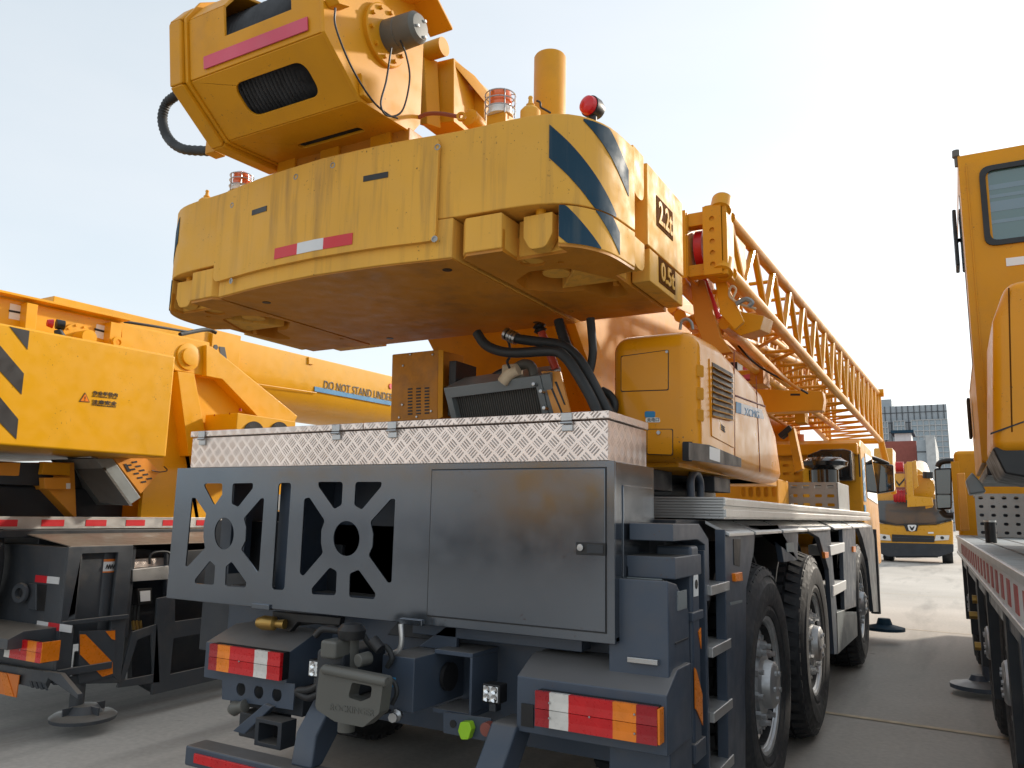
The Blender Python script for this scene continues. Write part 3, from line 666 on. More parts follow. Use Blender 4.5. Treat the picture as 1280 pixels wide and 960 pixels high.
tube('tied_rag', sys_([(920, 380), (932, 374), (940, 378), (936, 383)], 3.78), .012, 'grey_panel', jb, 6)
# folded hook frame below the jib head
prism('head_bracket', sys_([(862, 345), (880, 350), (900, 420), (915, 440), (885, 445), (868, 400)], 3.85), V(0, .05, 0), 'yellow_shaded', jb)
prism('head_bracket', sys_([(893, 348), (905, 348), (930, 402), (918, 412), (900, 392)], 3.80), V(0, .03, 0), 'yellow', jb)
cyl('red_strut', sy(880, 350, 3.9), sy(898, 398, 3.9), .016, 'red_drum', jb)
prism('head_web', sys_([(905, 385), (955, 395), (950, 412), (925, 420), (905, 405)], 3.95), V(0, .25, .03), 'yellow', jb)
# second folded arm alongside (seen below the jib)
for a, b, r in (((850, 395, 4.0), (1000, 455, 7.0), .035), ((905, 405, 3.9), (985, 480, 6.3), .028), ((840, 385, 4.2), (870, 412, 4.5), .03), ((905, 400, 4.2), (870, 420, 4.9), .025)):
    cyl('arm_tube', sy(*a), sy(*b), r, 'yellow', jb, seg=12)
tube('bent_rail', sys_([(858, 405), (870, 399), (880, 405), (905, 412)], 4.1), .03, 'yellow', jb)
# ---------------- engine hood
HY = 3.06
hp = [(HY, 1.52), (HY, 2.055), (3.45, 2.075), (4.35, 1.99), (4.70, 1.80), (4.86, 1.50), (4.2, 1.50)]
bm = bmesh.new(); b_prism(bm, [V(-1.245, a, b) for a, b in hp], V(1.245-.875, 0, 0)); hd = finish('engine_hood', bm, 'yellow_gloss', MC, 50, .07, 6)
hs = HY-.0005
def rearplate(name, px, mat, th=.004, y=HY, par=hd, bev=.001, r=.008):
    q = [sy(*p, y) for p in px]; P = rpoly([(a.x, a.z) for a in q], r, 4)
    return prism(name, [V(p[0], y-th, p[1]) for p in P], V(0, th+.001, 0), mat, par, bev)
rearplate('access_door', [(776, 445), (836, 437), (836, 488), (776, 490)], 'black', .0015); rearplate('access_door', [(777, 446), (835, 438), (835, 487), (777, 489)], 'yellow_gloss', .004)
rearplate('filler_door', [(808.5, 536), (841.5, 536), (841.5, 569.5), (808.5, 568.5)], 'black', .0015); rearplate('filler_door', [(809.5, 537), (840.5, 537), (840.5, 568.5), (809.5, 567.5)], 'yellow_gloss', .004)
cyl('door_lock', sy(824, 541, HY), sy(824, 541, HY)+V(0, -.012, 0), .008, 'steel', hd, seg=12)
rearplate('charge_label', [(806, 514), (819, 514), (819, 522), (806, 522)], 'blue_label', .002); rearplate('charge_label', [(807, 522), (824, 522), (826, 528), (807, 528)], 'white', .002)
text('charge_text', '充电口', sy(809, 527.3, HY-.003), (1, 0, 0), (0, 0, 1), .016, 'black', hd, width=.05)
HX = -.875
def sideplate(name, px, mat, th=.004, x=HX, par=hd, bev=.001, r=.006):
    q = [sx(*p, x) for p in px]; P = rpoly([(a.y, a.z) for a in q], r, 4)
    return prism(name, [V(x-.001, p[0], p[1]) for p in P], V(th+.001, 0, 0), mat, par, bev)
sideplate('lower_band', [(860, 553), (886, 556), (926, 573), (926, 584), (886, 578), (860, 575)], 'black', .003)
rearplate('lower_band', [(853, 552), (866, 552), (866, 577), (853, 576)], 'black', .003)
sideplate('grille_door', [(886, 448), (917, 468), (917, 560), (889, 545)], 'yellow_gloss', .004)
bm = bmesh.new()
for i in range(9):
    a = sx(889, 453+7.6*i, HX); b = sx(914.5, 467.5+6.6*i, HX)
    b_prism(bm, [V(HX+.004, a.y, a.z), V(HX+.004, b.y, b.z), V(HX+.004, b.y, b.z-.018), V(HX+.004, a.y, a.z-.020)], V(.003, 0, 0))
finish('louvre_slots', bm, 'black', hd, 0)
bm = bmesh.new()
for i in range(9):
    a = sx(889, 457.6+7.6*i, HX); b = sx(914.5, 471.5+6.6*i, HX)
    b_prism(bm, [V(HX+.004, a.y, a.z), V(HX+.004, b.y, b.z), V(HX+.018, b.y, b.z-.008), V(HX+.018, a.y, a.z-.008)], V(0, 0, -.002))
finish('louvre_blades', bm, 'yellow', hd, 0)
sideplate('side_stripe', [(919.5, 502), (952, 512), (955, 524), (919.5, 516)], 'white_tape', .002)
sideplate('side_stripe', [(919.5, 502), (926, 504), (926, 517.5), (919.5, 516)], 'blue_label', .003)
a = sx(931, 519, HX+.003); b = sx(949, 523, HX+.003)
text('maker_name', 'XCMG', a, b-a, (0, 0, 1), .038, 'blue_label', hd, width=(b-a).length)
sideplate('notice_label', [(886, 558), (899, 562), (899, 578), (886, 574)], 'white', .004)
text('door_mark', '日志', sx(902, 537.5, HX+.006), (0, 1, -.12), (0, 0, 1), .028, 'black', hd, width=.06)
for a, b in (((917.5, 440), (918.5, 582)), ((945, 470), (950, 590))):
    p, q = sx(*a, HX), sx(*b, HX); cyl('panel_seam', p, q, .003, 'brown_red', hd, seg=6)
p, q = sx(918, 494, HX), sx(956, 508, HX); cyl('panel_seam', p, q, .005, 'brown_red', hd, seg=6)
for i, y in enumerate((455, 483, 510)):
    rearplate('side_scoop', [(866, y), (880, y+2), (880, y+18), (866, y+13)], 'yellow', .006, HY+.045)
cyl('corner_bolt', sy(834, 440, HY), sy(834, 440, HY)+V(0, -.008, 0), .006, 'steel', hd, seg=8)
tube('grab_loop', sys_([(850, 412), (852, 402), (858, 399), (864, 403), (866, 412)], 3.4), .007, 'grey_panel', hd)
# ---------------- cooler, air conditioner box, hoses
AY = 2.98
ac = prism('aircon_box', sys_([(490, 443), (548, 437), (547, 524), (488, 527)], AY), V(0, .22, .012), 'yellow_shaded', MC, .005)
for c in range(3):
    bm = bmesh.new()
    for r in range(9):
        q = sy(510+c*10.5, 486.5+r*3.9-c*.6, AY-.001); b_box(bm, (q.x, q.x+.025), (AY-.003, AY+.002), (q.z-.0035, q.z+.0035))
    finish('vent_slots', bm, 'black', ac, 0)
for p in ((513, 443), (541, 443), (503, 506), (539, 514), (521, 521), (499, 522), (504, 457)):
    q = sy(*p, AY-.002); lathe('screw', q, (0, -1, 0), [(0, 0), (.006, 0), (.005, .004), (0, .005)], 'steel', ac, 10)
prism('side_flange', [V(p.x, p.y, p.z) for p in sys_([(548, 437), (554, 438), (553, 521), (547, 524)], AY-.004)], V(0, .006, 0), 'yellow', ac, .001)
boxes('unit_inside', [((-2.03, -1.99), (3.0, 3.18), (1.74, 2.0))], 'black', ac)
tl, tr, br, bl = sy(553, 484, 2.93), sy(672, 468, 2.93), sy(697, 535, 3.02), sy(572, 540, 3.02)
ux = (tr-tl).normalized(); uv = (tl-bl); uv = (uv-ux*uv.dot(ux)); hh = uv.length; uv.normalize(); ww = (tr-tl).length; nn = ux.cross(uv)
ra = holes('oil_cooler', [Vector((0, 0)), Vector((ww, 0)), Vector((ww, hh)), Vector((0, hh))], [[Vector((.03, .01)), Vector((ww-.03, .01)), Vector((ww-.03, hh-.05)), Vector((.03, hh-.05))]], bl+nn*(-.0), ux, uv, .05, 'grey_panel', MC, .003)
prism('cooler_fins', [bl+ux*.02+uv*.0-nn*.01, bl+ux*(ww-.02)-nn*.01, bl+ux*(ww-.02)+uv*(hh-.04)-nn*.01, bl+ux*.02+uv*(hh-.04)-nn*.01], -nn*.03, 'fins', ra, 0)
prism('cooler_tank', [bl+uv*hh-nn*.02, bl+uv*hh+ux*ww-nn*.02, bl+uv*hh+ux*ww-nn*.16, bl+uv*hh-nn*.16], -uv*.06, 'grey_panel', ra, .004)
prism('cooler_side', [bl+ux*ww+nn*.02, bl+ux*ww-nn*.10, bl+ux*ww+uv*hh-nn*.10, bl+ux*ww+uv*hh+nn*.02], ux*.045, 'grey_panel', ra, .003)
tube('fan_guard', [bl+ux*(ww*.5+.16*math.cos(t*PI/12))+uv*(.08+.14*math.sin(t*PI/12))-nn*.16 for t in range(13)], .02, 'black', ra)
cb = prism('cooler_bracket', sys_([(676, 464), (700, 464), (716, 527), (695, 527)], 2.94), V(0, .012, 0), 'bracket_orange', MC, .002)
for a in ((685, 478, 703, 520), (693, 477, 705, 506)):
    prism('bracket_slot', sys_([(a[0], a[1]), (a[0]+3, a[1]), (a[2]+2, a[3]), (a[2], a[3])], 2.9385), V(0, .002, 0), 'black', cb, 0)
for p in ((676, 489), (680, 510), (667, 480)): lathe('cooler_bolt', sy(*p, 2.90), (0, -1, 0), [(0, -.03), (.008, -.03), (.008, .004), (0, .005)], 'steel', ra, 8)
hy = 2.72
sk = tube('expansion_fitting', sys_([(628, 478), (636, 468), (648, 462)], 2.9), .026, 'joint_sand', MC, 10)
box('fitting_block', (-1.70, -1.62), (2.92, 2.98), (1.895, 1.945), 'joint_sand', sk, .01)
tube('bent_pipe', sys_([(645, 460), (655, 455), (664, 458), (668, 470)], 2.95), .022, 'motor_grey', sk)
tube('fitting_lead', sys_([(634, 424), (637, 432), (637, 446), (634, 452), (637, 460)], 2.85), .006, 'hose', sk, 6)
hz = [([(596, 416), (606, 430), (622, 438), (645, 441), (690, 439), (706, 446), (722, 468), (740, 500), (752, 530)], 2.75, .021),
      ([(632, 417), (645, 423), (672, 427), (700, 431), (718, 443), (732, 462), (748, 492), (765, 525)], 2.80, .021),
      ([(738, 398), (740, 420), (741, 440), (738, 460), (733, 472)], 2.95, .018),
      ([(698, 400), (703, 418), (712, 440), (722, 455)], 2.98, .022),
      ([(735, 470), (745, 488), (758, 510), (775, 535)], 3.0, .024), ([(752, 488), (762, 494), (768, 505), (764, 518), (750, 512)], 3.05, .018)]
for i, (pp, yy, r) in enumerate(hz):
    h_ = tube('hydraulic_hose', sys_(pp, yy), r, 'hose', MC, 12, 10, rings=.05 if i == 3 else None)
    if i in (1, 2):
        e = sys_(pp, yy); k0, k1 = (e[0], e[1]) if i == 1 else (e[-2], e[-1]); d = (k1-k0).normalized()
        for s_ in ((.0, .02, .035, .05) if i == 1 else (.0, .03)):
            lathe('hose_clamp', (k0 if i == 1 else k1)+d*s_, d, [(r, 0), (r+.006, 0), (r+.006, .012), (r, .012)], 'steel', h_, 14)
cyl('red_strut', sy(674, 408, 3.0), sy(695, 462, 3.0), .018, 'red_cyl', MC)
lathe('strut_gaiter', sy(674, 408, 3.0), (.3, 0, -1), [(.02, -.01), (.03, 0), (.02, .01), (.03, .02), (.02, .03)], 'black', MC, 16)
# ---------------- cabinet at the tail
CYp = 2.40
def zoomed(pts, ox, oy, k): return [(ox+a/k, oy+b/k) for a, b in pts]
def on_rear(pts, ox=200, oy=510, k=3.556, y=CYp):
    return [Vector((sy(a, b, y).x, sy(a, b, y).z)) for a, b in zoomed(pts, ox, oy, k)]
cut = [
 ([(190, 335), (277, 335), (276, 385), (242, 434)], .012), ([(323, 335), (414, 333), (412, 358), (347, 440), (318, 425)], .012),
 ([(142, 398), (158, 400), (205, 470), (194, 520), (193, 575), (200, 622), (119, 709), (113, 700)], .008),
 ([(448, 402), (463, 400), (440, 727), (430, 728), (360, 628), (379, 590), (382, 530), (372, 490)], .010),
 ([(222, 678), (245, 700), (240, 786), (155, 780), (155, 762)], .012), ([(318, 682), (384, 775), (380, 798), (289, 791), (292, 705)], .012),
 ([(527, 333), (584, 332), (553, 810), (497, 806)], .018),
 ([(703, 328), (813, 328), (808, 430), (775, 450), (705, 350)], .015), ([(869, 328), (986, 328), (983, 350), (897, 452), (863, 432)], .015),
 ([(641, 402), (665, 398), (732, 500), (717, 545), (716, 600), (724, 645), (637, 747), (621, 735)], .014),
 ([(1025, 405), (1046, 402), (1029, 775), (1013, 777), (926, 655), (944, 615), (947, 560), (935, 505)], .014),
 ([(755, 708), (786, 725), (781, 833), (674, 828), (675, 800)], .015), ([(883, 718), (959, 825), (953, 850), (840, 841), (843, 735)], .015)]
hs = [rpoly(on_rear(p), r, 4) for p, r in cut]
for (cx, cy, rx, ry) in ((285, 558, 43, 71), (829, 580, 58, 78)):
    hs.append([Vector(p) for p in on_rear([(cx+rx*math.cos(2*PI*i/32), cy+ry*math.sin(2*PI*i/32)) for i in range(32)])])
X0, X1, Z0, Z1 = -3.105, -.962, .900, 1.476
cab = holes('tail_cabinet', [Vector((X0, Z0)), Vector((X1, Z0)), Vector((X1, Z1)), Vector((X0, Z1))], hs, (0, CYp+.003, 0), (1, 0, 0), (0, 0, 1), .006, 'cabinet', MC, 0)
xl = sy(541, 587, CYp).x; xr = sy(757, 587, CYp).x
box('cabinet_body', (xl-.03, X1), (CYp+.008, 2.79), (Z0, Z1), 'cabinet', cab, .004)
box('cabinet_door', (xl, xr), (CYp-.005, CYp+.001), (.932, 1.452), 'cabinet', cab, .0025)
P = [(xl-.004, .928), (xr+.004, .928), (xr+.004, 1.456), (xl-.004, 1.456)]
holes('door_gap', [Vector(p) for p in P], [[Vector((xl, .932)), Vector((xr, .932)), Vector((xr, 1.452)), Vector((xl, 1.452))]], (0, CYp-.0012, 0), (1, 0, 0), (0, 0, 1), .001, 'black', cab)
def latch(px, py, par):
    q = sy(px, py, CYp-.006)
    h_ = box('door_latch', (q.x-.052, q.x+.052), (q.y-.003, q.y+.002), (q.z-.02, q.z+.02), 'black', par, .002)
    lathe('lock_barrel', q+V(-.034, -.003, .003), (0, -1, 0), [(0, 0), (.012, 0), (.011, .008), (0, .009)], 'steel', h_, 16)
    box('latch_flap', (q.x-.012, q.x+.045), (q.y-.006, q.y-.002), (q.z-.014, q.z+.014), 'chassis_dark', h_, .001)
latch(738.5, 686, cab)
# side of the cabinet: framed door
P = rrect(2.47, .955, 2.765, 1.40, .006)
prism('side_door', [V(X1-.001, p[0], p[1]) for p in P], V(.005, 0, 0), 'cabinet', cab, .002)
box('side_latch', (X1+.003, X1+.008), (2.50, 2.58), (1.10, 1.135), 'black', cab, .001)
cyl('side_lock', (X1+.008, 2.565, 1.122), (X1+.013, 2.565, 1.122), .008, 'steel', cab, seg=10)
box('cabinet_floor', (X0, X1), (CYp+.006, 2.45), (Z0-.004, Z0+.02), 'cabinet', cab)
box('mount_bar', (-1.82, -1.12), (2.50, 2.58), (.845, .898), 'chassis', cab)
boxes('hinge_tab', [((-1.80, -1.70), (CYp-.01, CYp+.04), (.893, .915)), ((-2.56, -2.46), (CYp-.01, CYp+.04), (.893, .915))], 'cabinet', cab)
# spare-gear boxes seen through the openings
boxes('inner_box', [((-2.52, -1.72), (2.72, 2.80), (.93, 1.46)), ((-2.50, -2.44), (2.45, 2.80), (.93, 1.46)), ((-3.02, -2.95), (2.60, 2.80), (1.0, 1.46)), ((-2.98, -2.88), (2.62, 2.66), (1.05, 1.30))], 'chassis', cab)
# tread plate locker on top
tb = box('tread_plate_locker', (-3.02, -.985), (CYp, 2.775), (Z1+.001, 1.612), 'tread_plate', MC, .003)
box('locker_lid', (-3.026, -2.02), (CYp-.008, 2.78), (1.616, 1.642), 'tread_plate', tb, .003)
box('locker_lid', (-2.015, -.978), (CYp-.008, 2.78), (1.616, 1.642), 'tread_plate', tb, .003)
for px in (255, 422, 492, 710):
    x = sy(px, 545, CYp).x
    l_ = box('locker_latch', (x-.020, x+.020), (CYp-.016, CYp-.009), (1.612, 1.640), 'steel', tb, .002)
    box('latch_plate', (x-.020, x+.020), (CYp-.010, CYp-.001), (1.578, 1.600), 'steel', l_, .002)
    cyl('latch_roll', (x-.022, CYp-.014, 1.606), (x+.022, CYp-.014, 1.606), .005, 'steel', l_, seg=10)
# ---------------- chassis
ch = prism('chassis', [V(-2.95, 2.62, .48), V(-.83, 2.62, .48), V(-.83, 2.62, .95), V(-2.95, 2.62, .95)], V(0, .10, 0), 'chassis', MC)
box('frame_rail', (-2.48, -2.36), (2.7, 11), (.55, 1.15), 'chassis_dark', ch); box('frame_rail', (-1.72, -1.60), (2.7, 11), (.55, 1.15), 'chassis_dark', ch)
box('cross_box', (-3.25, -.9), (2.72, 3.15), (.62, 1.24), 'chassis_dark', ch)
box('centre_deck', (-3.2, -.9), (2.85, 9.0), (1.20, 1.288), 'chassis_dark', ch)
for y in (3.86, 5.26, 7.97): cyl('axle', (-3.1, y, .55), (-1.0, y, .55), .09, 'chassis_dark', ch); lathe('differential', (-2.05, y-.2, .55), (0, 1, 0), [(0, 0), (.16, .05), (.22, .2), (.16, .35), (0, .4)], 'chassis_dark', ch)
def light_unit(lens_px, segs, y, side_amber, par, depth=.05):
    """lens bar: corners (TL, TR, BR, BL) in photo points; segs = [(t0, t1, material)]"""
    tl, tr, br, bl = [sy(a, b, y) for a, b in lens_px]
    z1 = (tl.z+tr.z)/2; z0 = (bl.z+br.z)/2; x0 = (tl.x+bl.x)/2; x1 = (tr.x+br.x)/2
    L_ = box('tail_light', (x0, x1), (y+.012, y+depth), (z0, z1), 'black', par, .003)
    for t0, t1, mt in segs:
        a, b = x0+(x1-x0)*t0, x0+(x1-x0)*t1
        bm = bmesh.new()
        n = 4
        for i in range(n):
            za, zb = z0+(z1-z0)*i/n, z0+(z1-z0)*(i+1)/n
            if i % 2 == 0: b_prism(bm, [V(a, y-.002, za+.002), V(a, y-.0005, zb), V(a, y+.014, zb), V(a, y+.014, za+.002)], V(b-a, 0, 0))
            else: b_prism(bm, [V(a, y-.0005, za), V(a, y-.002, zb-.0), V(a, y+.014, zb-.0), V(a, y+.014, za)], V(b-a, 0, 0))
        finish('lens', bm, mt, L_, 0, 0)
    if side_amber: box('side_lens', (x1, x1+.008), (y+.0, y+.04), (z0+.004, z1-.004), 'amber_lens', L_, .002)
    for t in ((.13, .72), (.13, .3), (.47, .5), (.83, .75), (.83, .25)) if (x1 > x0 and y < 2.5 and x1 > -1.5) else ((.45, .5),):
        lathe('screw', (x0+(x1-x0)*t[0], y-.004, z0+(z1-z0)*t[1]), (0, -1, 0), [(0, 0), (.004, 0), (.003, .003), (0, .0035)], 'steel', L_, 8)
    return x0, x1, z0, z1
TY = 2.36
rh = prism('lamp_housing', [V(-1.295, p[0], p[1]) for p in ((TY+.01, .60), (TY+.01, .772), (TY+.12, .83), (2.62, .83), (2.62, .60))], V(.51, 0, 0), 'chassis', MC, .004)
xl0, xl1, zl0, zl1 = light_unit([(669, 862), (821.5, 886), (821.5, 935.5), (668.7, 906)], [(0, .125, 'red_dark'), (.125, .29, 'white_lens'), (.29, .655, 'red_lens'), (.655, .84, 'amber_lens'), (.84, 1, 'red_dark')], TY-.03, True, rh)
box('housing_opening', (-1.275, -1.23), (TY+.006, TY+.012), (.62, .69), 'black', rh, 0)
lh = prism('lamp_housing', [V(-2.79, p[0], p[1]) for p in ((TY+.01, .60), (TY+.01, .742), (TY+.16, .80), (2.62, .80), (2.62, .60))], V(.47, 0, 0), 'chassis', MC, .004)
light_unit([(262.5, 806), (351, 815), (349, 850), (260, 839)], [(0, .12, 'red_dark'), (.12, .30, 'amber_lens'), (.30, .65, 'red_lens'), (.65, .83, 'white_lens'), (.83, 1, 'red_lens')], TY-.03, False, lh)
q = [sy(a, b, TY+.01) for a, b in ((277.5, 845), (368.7, 855), (366, 887.5), (277.5, 874))]
holes('perforated_plate', [Vector((p.x, p.z)) for p in q], [circle(sy(298.7, 862, TY).x, sy(298.7, 862, TY).z, .026, 20), circle(sy(321, 865.5, TY).x, sy(321, 865.5, TY).z, .026, 20), circle(sy(343.7, 869, TY).x, sy(343.7, 869, TY).z, .026, 20)], (0, TY+.012, 0), (1, 0, 0), (0, 0, 1), .005, 'chassis', lh)
box('plate_back', (q[0].x, q[1].x), (TY+.06, TY+.2), (.5, .6), 'chassis_dark', lh)
def work_lamp(px0, py0, px1, py1, y):
    a = sy(px0, py0, y); b = sy(px1, py1, y); x0, x1, z0, z1 = a.x, b.x, b.z, a.z
    w_ = box('work_lamp', (x0, x1), (y, y+.055), (z0, z1), 'black', MC, .004)
    box('lamp_face', (x0+.006, x1-.006), (y-.003, y+.001), (z0+.006, z1-.006), 'white', w_, .001)
    for i in (0, 1):
        for j in (0, 1):
            c = V(x0+(x1-x0)*(.29+.42*i), y-.004, z0+(z1-z0)*(.29+.42*j)); lathe('reflector', c, (0, -1, 0), [(.013, 0), (.012, .002), (.003, -.001), (0, .003)], 'chrome', w_, 14)
    box('lamp_bracket', (x0+.02, x1-.02), (y+.01, y+.05), (z0-.03, z0), 'chassis_dark', w_)
work_lamp(603, 854, 624, 881, 2.38); work_lamp(386, 824, 405, 849, 2.36)
# tow coupling with bell mouth
q = [Vector((sy(a, b, 2.12).x, sy(a, b, 2.12).z)) for a, b in zoomed([(665, 362), (975, 425), (980, 450), (960, 600), (880, 668), (740, 640), (640, 575)], 240, 740, 4)]
hq = [Vector((sy(a, b, 2.12).x, sy(a, b, 2.12).z)) for a, b in zoomed([(825, 445), (925, 465), (918, 520), (870, 540), (805, 520)], 240, 740, 4)]
tc_ = holes('tow_coupling', rpoly(q, .02), [rpoly(hq, .01)], (0, 2.12, 0), (1, 0, 0), (0, 0, 1), .05, 'motor_grey', MC, .012)
tb_ = zoomed([(660, 362), (978, 425)], 240, 740, 4)
cyl('coupling_lip', sy(*tb_[0], 2.09)+V(0, 0, -.015), sy(*tb_[1], 2.09)+V(0, 0, -.015), .016, 'motor_grey', tc_, bevel=.004)
a = sy(*zoomed([(690, 590)], 240, 740, 4)[0], 2.094); b = sy(*zoomed([(910, 622)], 240, 740, 4)[0], 2.094)
text('embossed_name', 'ROCKINGER', a, (b-a), (0, 0, 1), .02, 'motor_grey', tc_, width=(b-a).length, ext=.001)
boxes('coupling_body', [((-1.98, -1.86), (2.16, 2.40), (.66, .82)), ((-1.95, -1.82), (2.2, 2.4), (.58, .66))], 'chassis_dark', tc_, .012)
cyl('coupling_pin', (-1.88, 2.22, .55), (-1.88, 2.22, .86), .03, 'motor_grey', tc_); lathe('coupling_handle', (-1.86, 2.2, .86), (0, 0, 1), [(0, 0), (.045, 0), (.05, .03), (.035, .05), (0, .055)], 'black', tc_, 12)
tube('pin_lever', [(-1.90, 2.2, .88), (-1.97, 2.18, .885), (-2.0, 2.17, .86)], .012, 'black', tc_)
boxes('coupling_mount', [((-1.80, -1.66), (2.30, 2.62), (.62, .80))], 'chassis', tc_, .004)
bm = bmesh.new(); b_box(bm, (-1.66, -1.50), (2.42, 2.60), (.80, .815)); b_box(bm, (-1.66, -1.50), (2.42, 2.60), (.60, .615)); b_box(bm, (-1.51, -1.50), (2.42, 2.6), (.615, .80)); finish('mount_channel', bm, 'chassis', tc_, 30, .002)
cyl('mount_hole', (-1.655, 2.5, .71), (-1.64, 2.5, .71), .05, 'black', tc_)
prism('gusset', [V(-1.79, 2.5, .80), V(-1.62, 2.5, .80), V(-1.62, 2.5, .92)], V(0, .02, 0), 'chassis', tc_); prism('gusset', [V(-1.98, 2.55, .82), V(-1.86, 2.55, .95), V(-1.74, 2.55, .95), V(-1.74, 2.55, .82)], V(0, .02, 0), 'chassis_dark', tc_)
tube('bent_tube', sys_([(501, 780), (502, 800), (499, 812), (490, 817), (485, 816)], 2.3), .009, 'alloy', MC)
tube('air_hose', sys_([(400, 855), (388, 862), (372, 864), (385, 872), (398, 868)], 2.3), .014, 'black', MC); 
lathe('hose_valve', sy(338, 779, 2.45), (1, .2, 0), [(0, -.06), (.02, -.06), (.03, -.03), (.028, .02), (.015, .03), (.02, .07), (0, .07)], 'brass', MC, 16)
tube('air_hose', sys_([(352, 772), (372, 778), (398, 776), (418, 782), (426, 772)], 2.52), .013, 'black', MC)
prism('hitch_bracket', sys_([(340, 764), (426, 772), (424, 782), (372, 778), (362, 790), (356, 788), (356, 776), (340, 772)], 2.48), V(0, .03, 0), 'black', MC)
tube('brake_line', sys_([(455, 795), (462, 806), (470, 812), (482, 808), (490, 822), (484, 834)], 2.28), .010, 'hose', MC)
tube('brake_line', sys_([(470, 858), (482, 850), (492, 852), (496, 866), (490, 880)], 2.2), .008, 'hose', MC)
cyl('blue_coupling', sy(489, 848, 2.22), sy(489, 858, 2.22), .016, 'blue_label', tc_)
boxes('coupling_lug', [((-1.93, -1.86), (2.12, 2.2), (.80, .86))], 'motor_grey', tc_, .01)
cyl('coupling_knob', sy(447, 826, 2.15), sy(462, 822, 2.2), .022, 'motor_grey', tc_, bevel=.004); cyl('coupling_knob', sy(466, 800, 2.2), sy(476, 812, 2.2), .02, 'black', tc_)
# bumper beam
bb = box('underrun_bar', (-2.66, -1.0), (2.20, 2.30), (.318, .392), 'chassis', MC, .008)
q0, q1 = sy(268, 932, 2.198), sy(400, 966, 2.198)
box('red_reflector', (-2.60, -1.95), (2.192, 2.202), (.338, .372), 'red_lens', bb, .002)
for x in (-2.10, -1.335):
    prism('bar_strut', [V(x-.05, 2.24, .39), V(x-.05, 2.30, .39), V(x-.05, 2.50, .62), V(x-.05, 2.36, .62), V(x-.05, 2.26, .50)], V(.10, 0, 0), 'chassis', bb, .01)
boxes('jack_claw', [((-2.62, -2.45), (2.42, 2.55), (.38, .48))], 'chassis_dark', bb, .01)
lathe('claw_pin', (-2.6, 2.36, .50), (1, 0, .3), [(0, 0), (.02, 0), (.03, .02), (.02, .05), (.025, .08), (0, .09)], 'motor_grey', bb, 12)
prism('claw_arm', sys_([(290, 914), (330, 880), (340, 884), (305, 918)], 2.35), V(0, .03, 0), 'chassis', bb)
holes('claw_frame', [Vector((-2.42, .40)), Vector((-2.28, .40)), Vector((-2.28, .50)), Vector((-2.42, .50))], [rrect(-2.40, .415, -2.30, .485, .01)], (0, 2.36, 0), (1, 0, 0), (0, 0, 1), .08, 'chassis_dark', bb, .003)
sp = prism('socket_plate', sys_([(554, 890), (614, 898), (614, 925), (604, 926), (554, 916)], 2.40), V(0, .006, 0), 'chassis', MC, .001)
P = [Vector((sy(a, b, 2.39).x, sy(a, b, 2.39).z)) for a, b in ((579, 901), (590, 901), (593, 910), (589, 923), (580, 923), (576, 912))]
prism('green_cap', [V(p[0], 2.37, p[1]) for p in rpoly(P, .008)], V(0, .03, 0), 'green', sp, .003)
cyl('brown_cap', sy(607, 912, 2.37), sy(607, 912, 2.37)+V(0, .03, 0), .022, 'brown_red', sp); cyl('plate_hole', sy(566, 905, 2.397), sy(566, 905, 2.397)+V(0, .003, 0), .013, 'black', sp)
lathe('brass_fitting', sy(497, 893, 2.30), (.3, -1, 0), [(0, 0), (.02, 0), (.022, .02), (.012, .03), (.016, .05), (0, .05)], 'steel', MC, 8)
box('side_step', (-.93, -.83), (2.42, 2.62), (.845, .862), 'steel', MC, .002)
# ---------------- right flank
SX = -.79
def flank(name, px, mat, th=.05, x=SX, par=ch, bev=.003, r=0):
    q = [sx(*p, x) for p in px]; P = [Vector((a.y, a.z)) for a in q]
    if r: P = rpoly(P, r, 4)
    return prism(name, [V(x-th, p[0], p[1]) for p in P], V(th, 0, 0), mat, par, bev)
ob_ = yz('outrigger_box', [(2.44, .50), (2.44, 1.10), (2.53, 1.085), (2.66, .99), (2.67, .46)], -1.0, -.80, 'chassis', MC, .006)
box('outrigger_top', (-.98, -.795), (2.50, 2.80), (1.10, 1.17), 'chassis', ob_); box('box_patch', (-.802, -.797), (2.53, 2.63), (1.00, 1.06), 'grey_panel', ob_, .001)
prism('box_patch', [V(-.96, 2.50, 1.096), V(-.84, 2.50, 1.096), V(-.84, 2.53, 1.088), V(-.96, 2.53, 1.088)], V(0, 0, .004), 'grey_panel', ob_, 0)
for z in (.60, .90): box('box_crease', (-.801, -.797), (2.50, 2.64), (z, z+.006), 'chassis_dark', ob_, 0)
box('box_slot', (-.80, -.796), (2.52, 2.56), (.79, .81), 'black', ob_, 0)
yz('outrigger_arch', [(2.50, 1.22), (2.50, 1.275), (2.80, 1.275), (2.92, 1.22), (2.92, 1.0), (2.87, 1.0), (2.87, 1.20), (2.78, 1.22)], -.95, -.80, 'chassis', ob_)
pole = box('outrigger_leg', (-.93, -.80), (2.70, 2.79), (.55, 1.20), 'chassis', ob_, .012)
prism('leg_chevron', [V(-.799, a, b) for a, b in ((2.70, .80), (2.72, .79), (2.785, .70), (2.785, .60), (2.72, .66), (2.70, .67))], V(.003, 0, 0), 'amber_lens', pole, 0)
prism('leg_chevron', [V(-.799, a, b) for a, b in ((2.755, .91), (2.785, .92), (2.785, .85))], V(.003, 0, 0), 'amber_lens', pole, 0)
box('white_label', (-.799, -.796), (2.71, 2.76), (1.03, 1.12), 'white', pole, 0); cyl('label_mark', (-.798, 2.735, 1.07), (-.7945, 2.735, 1.07), .016, 'black', pole, seg=14)
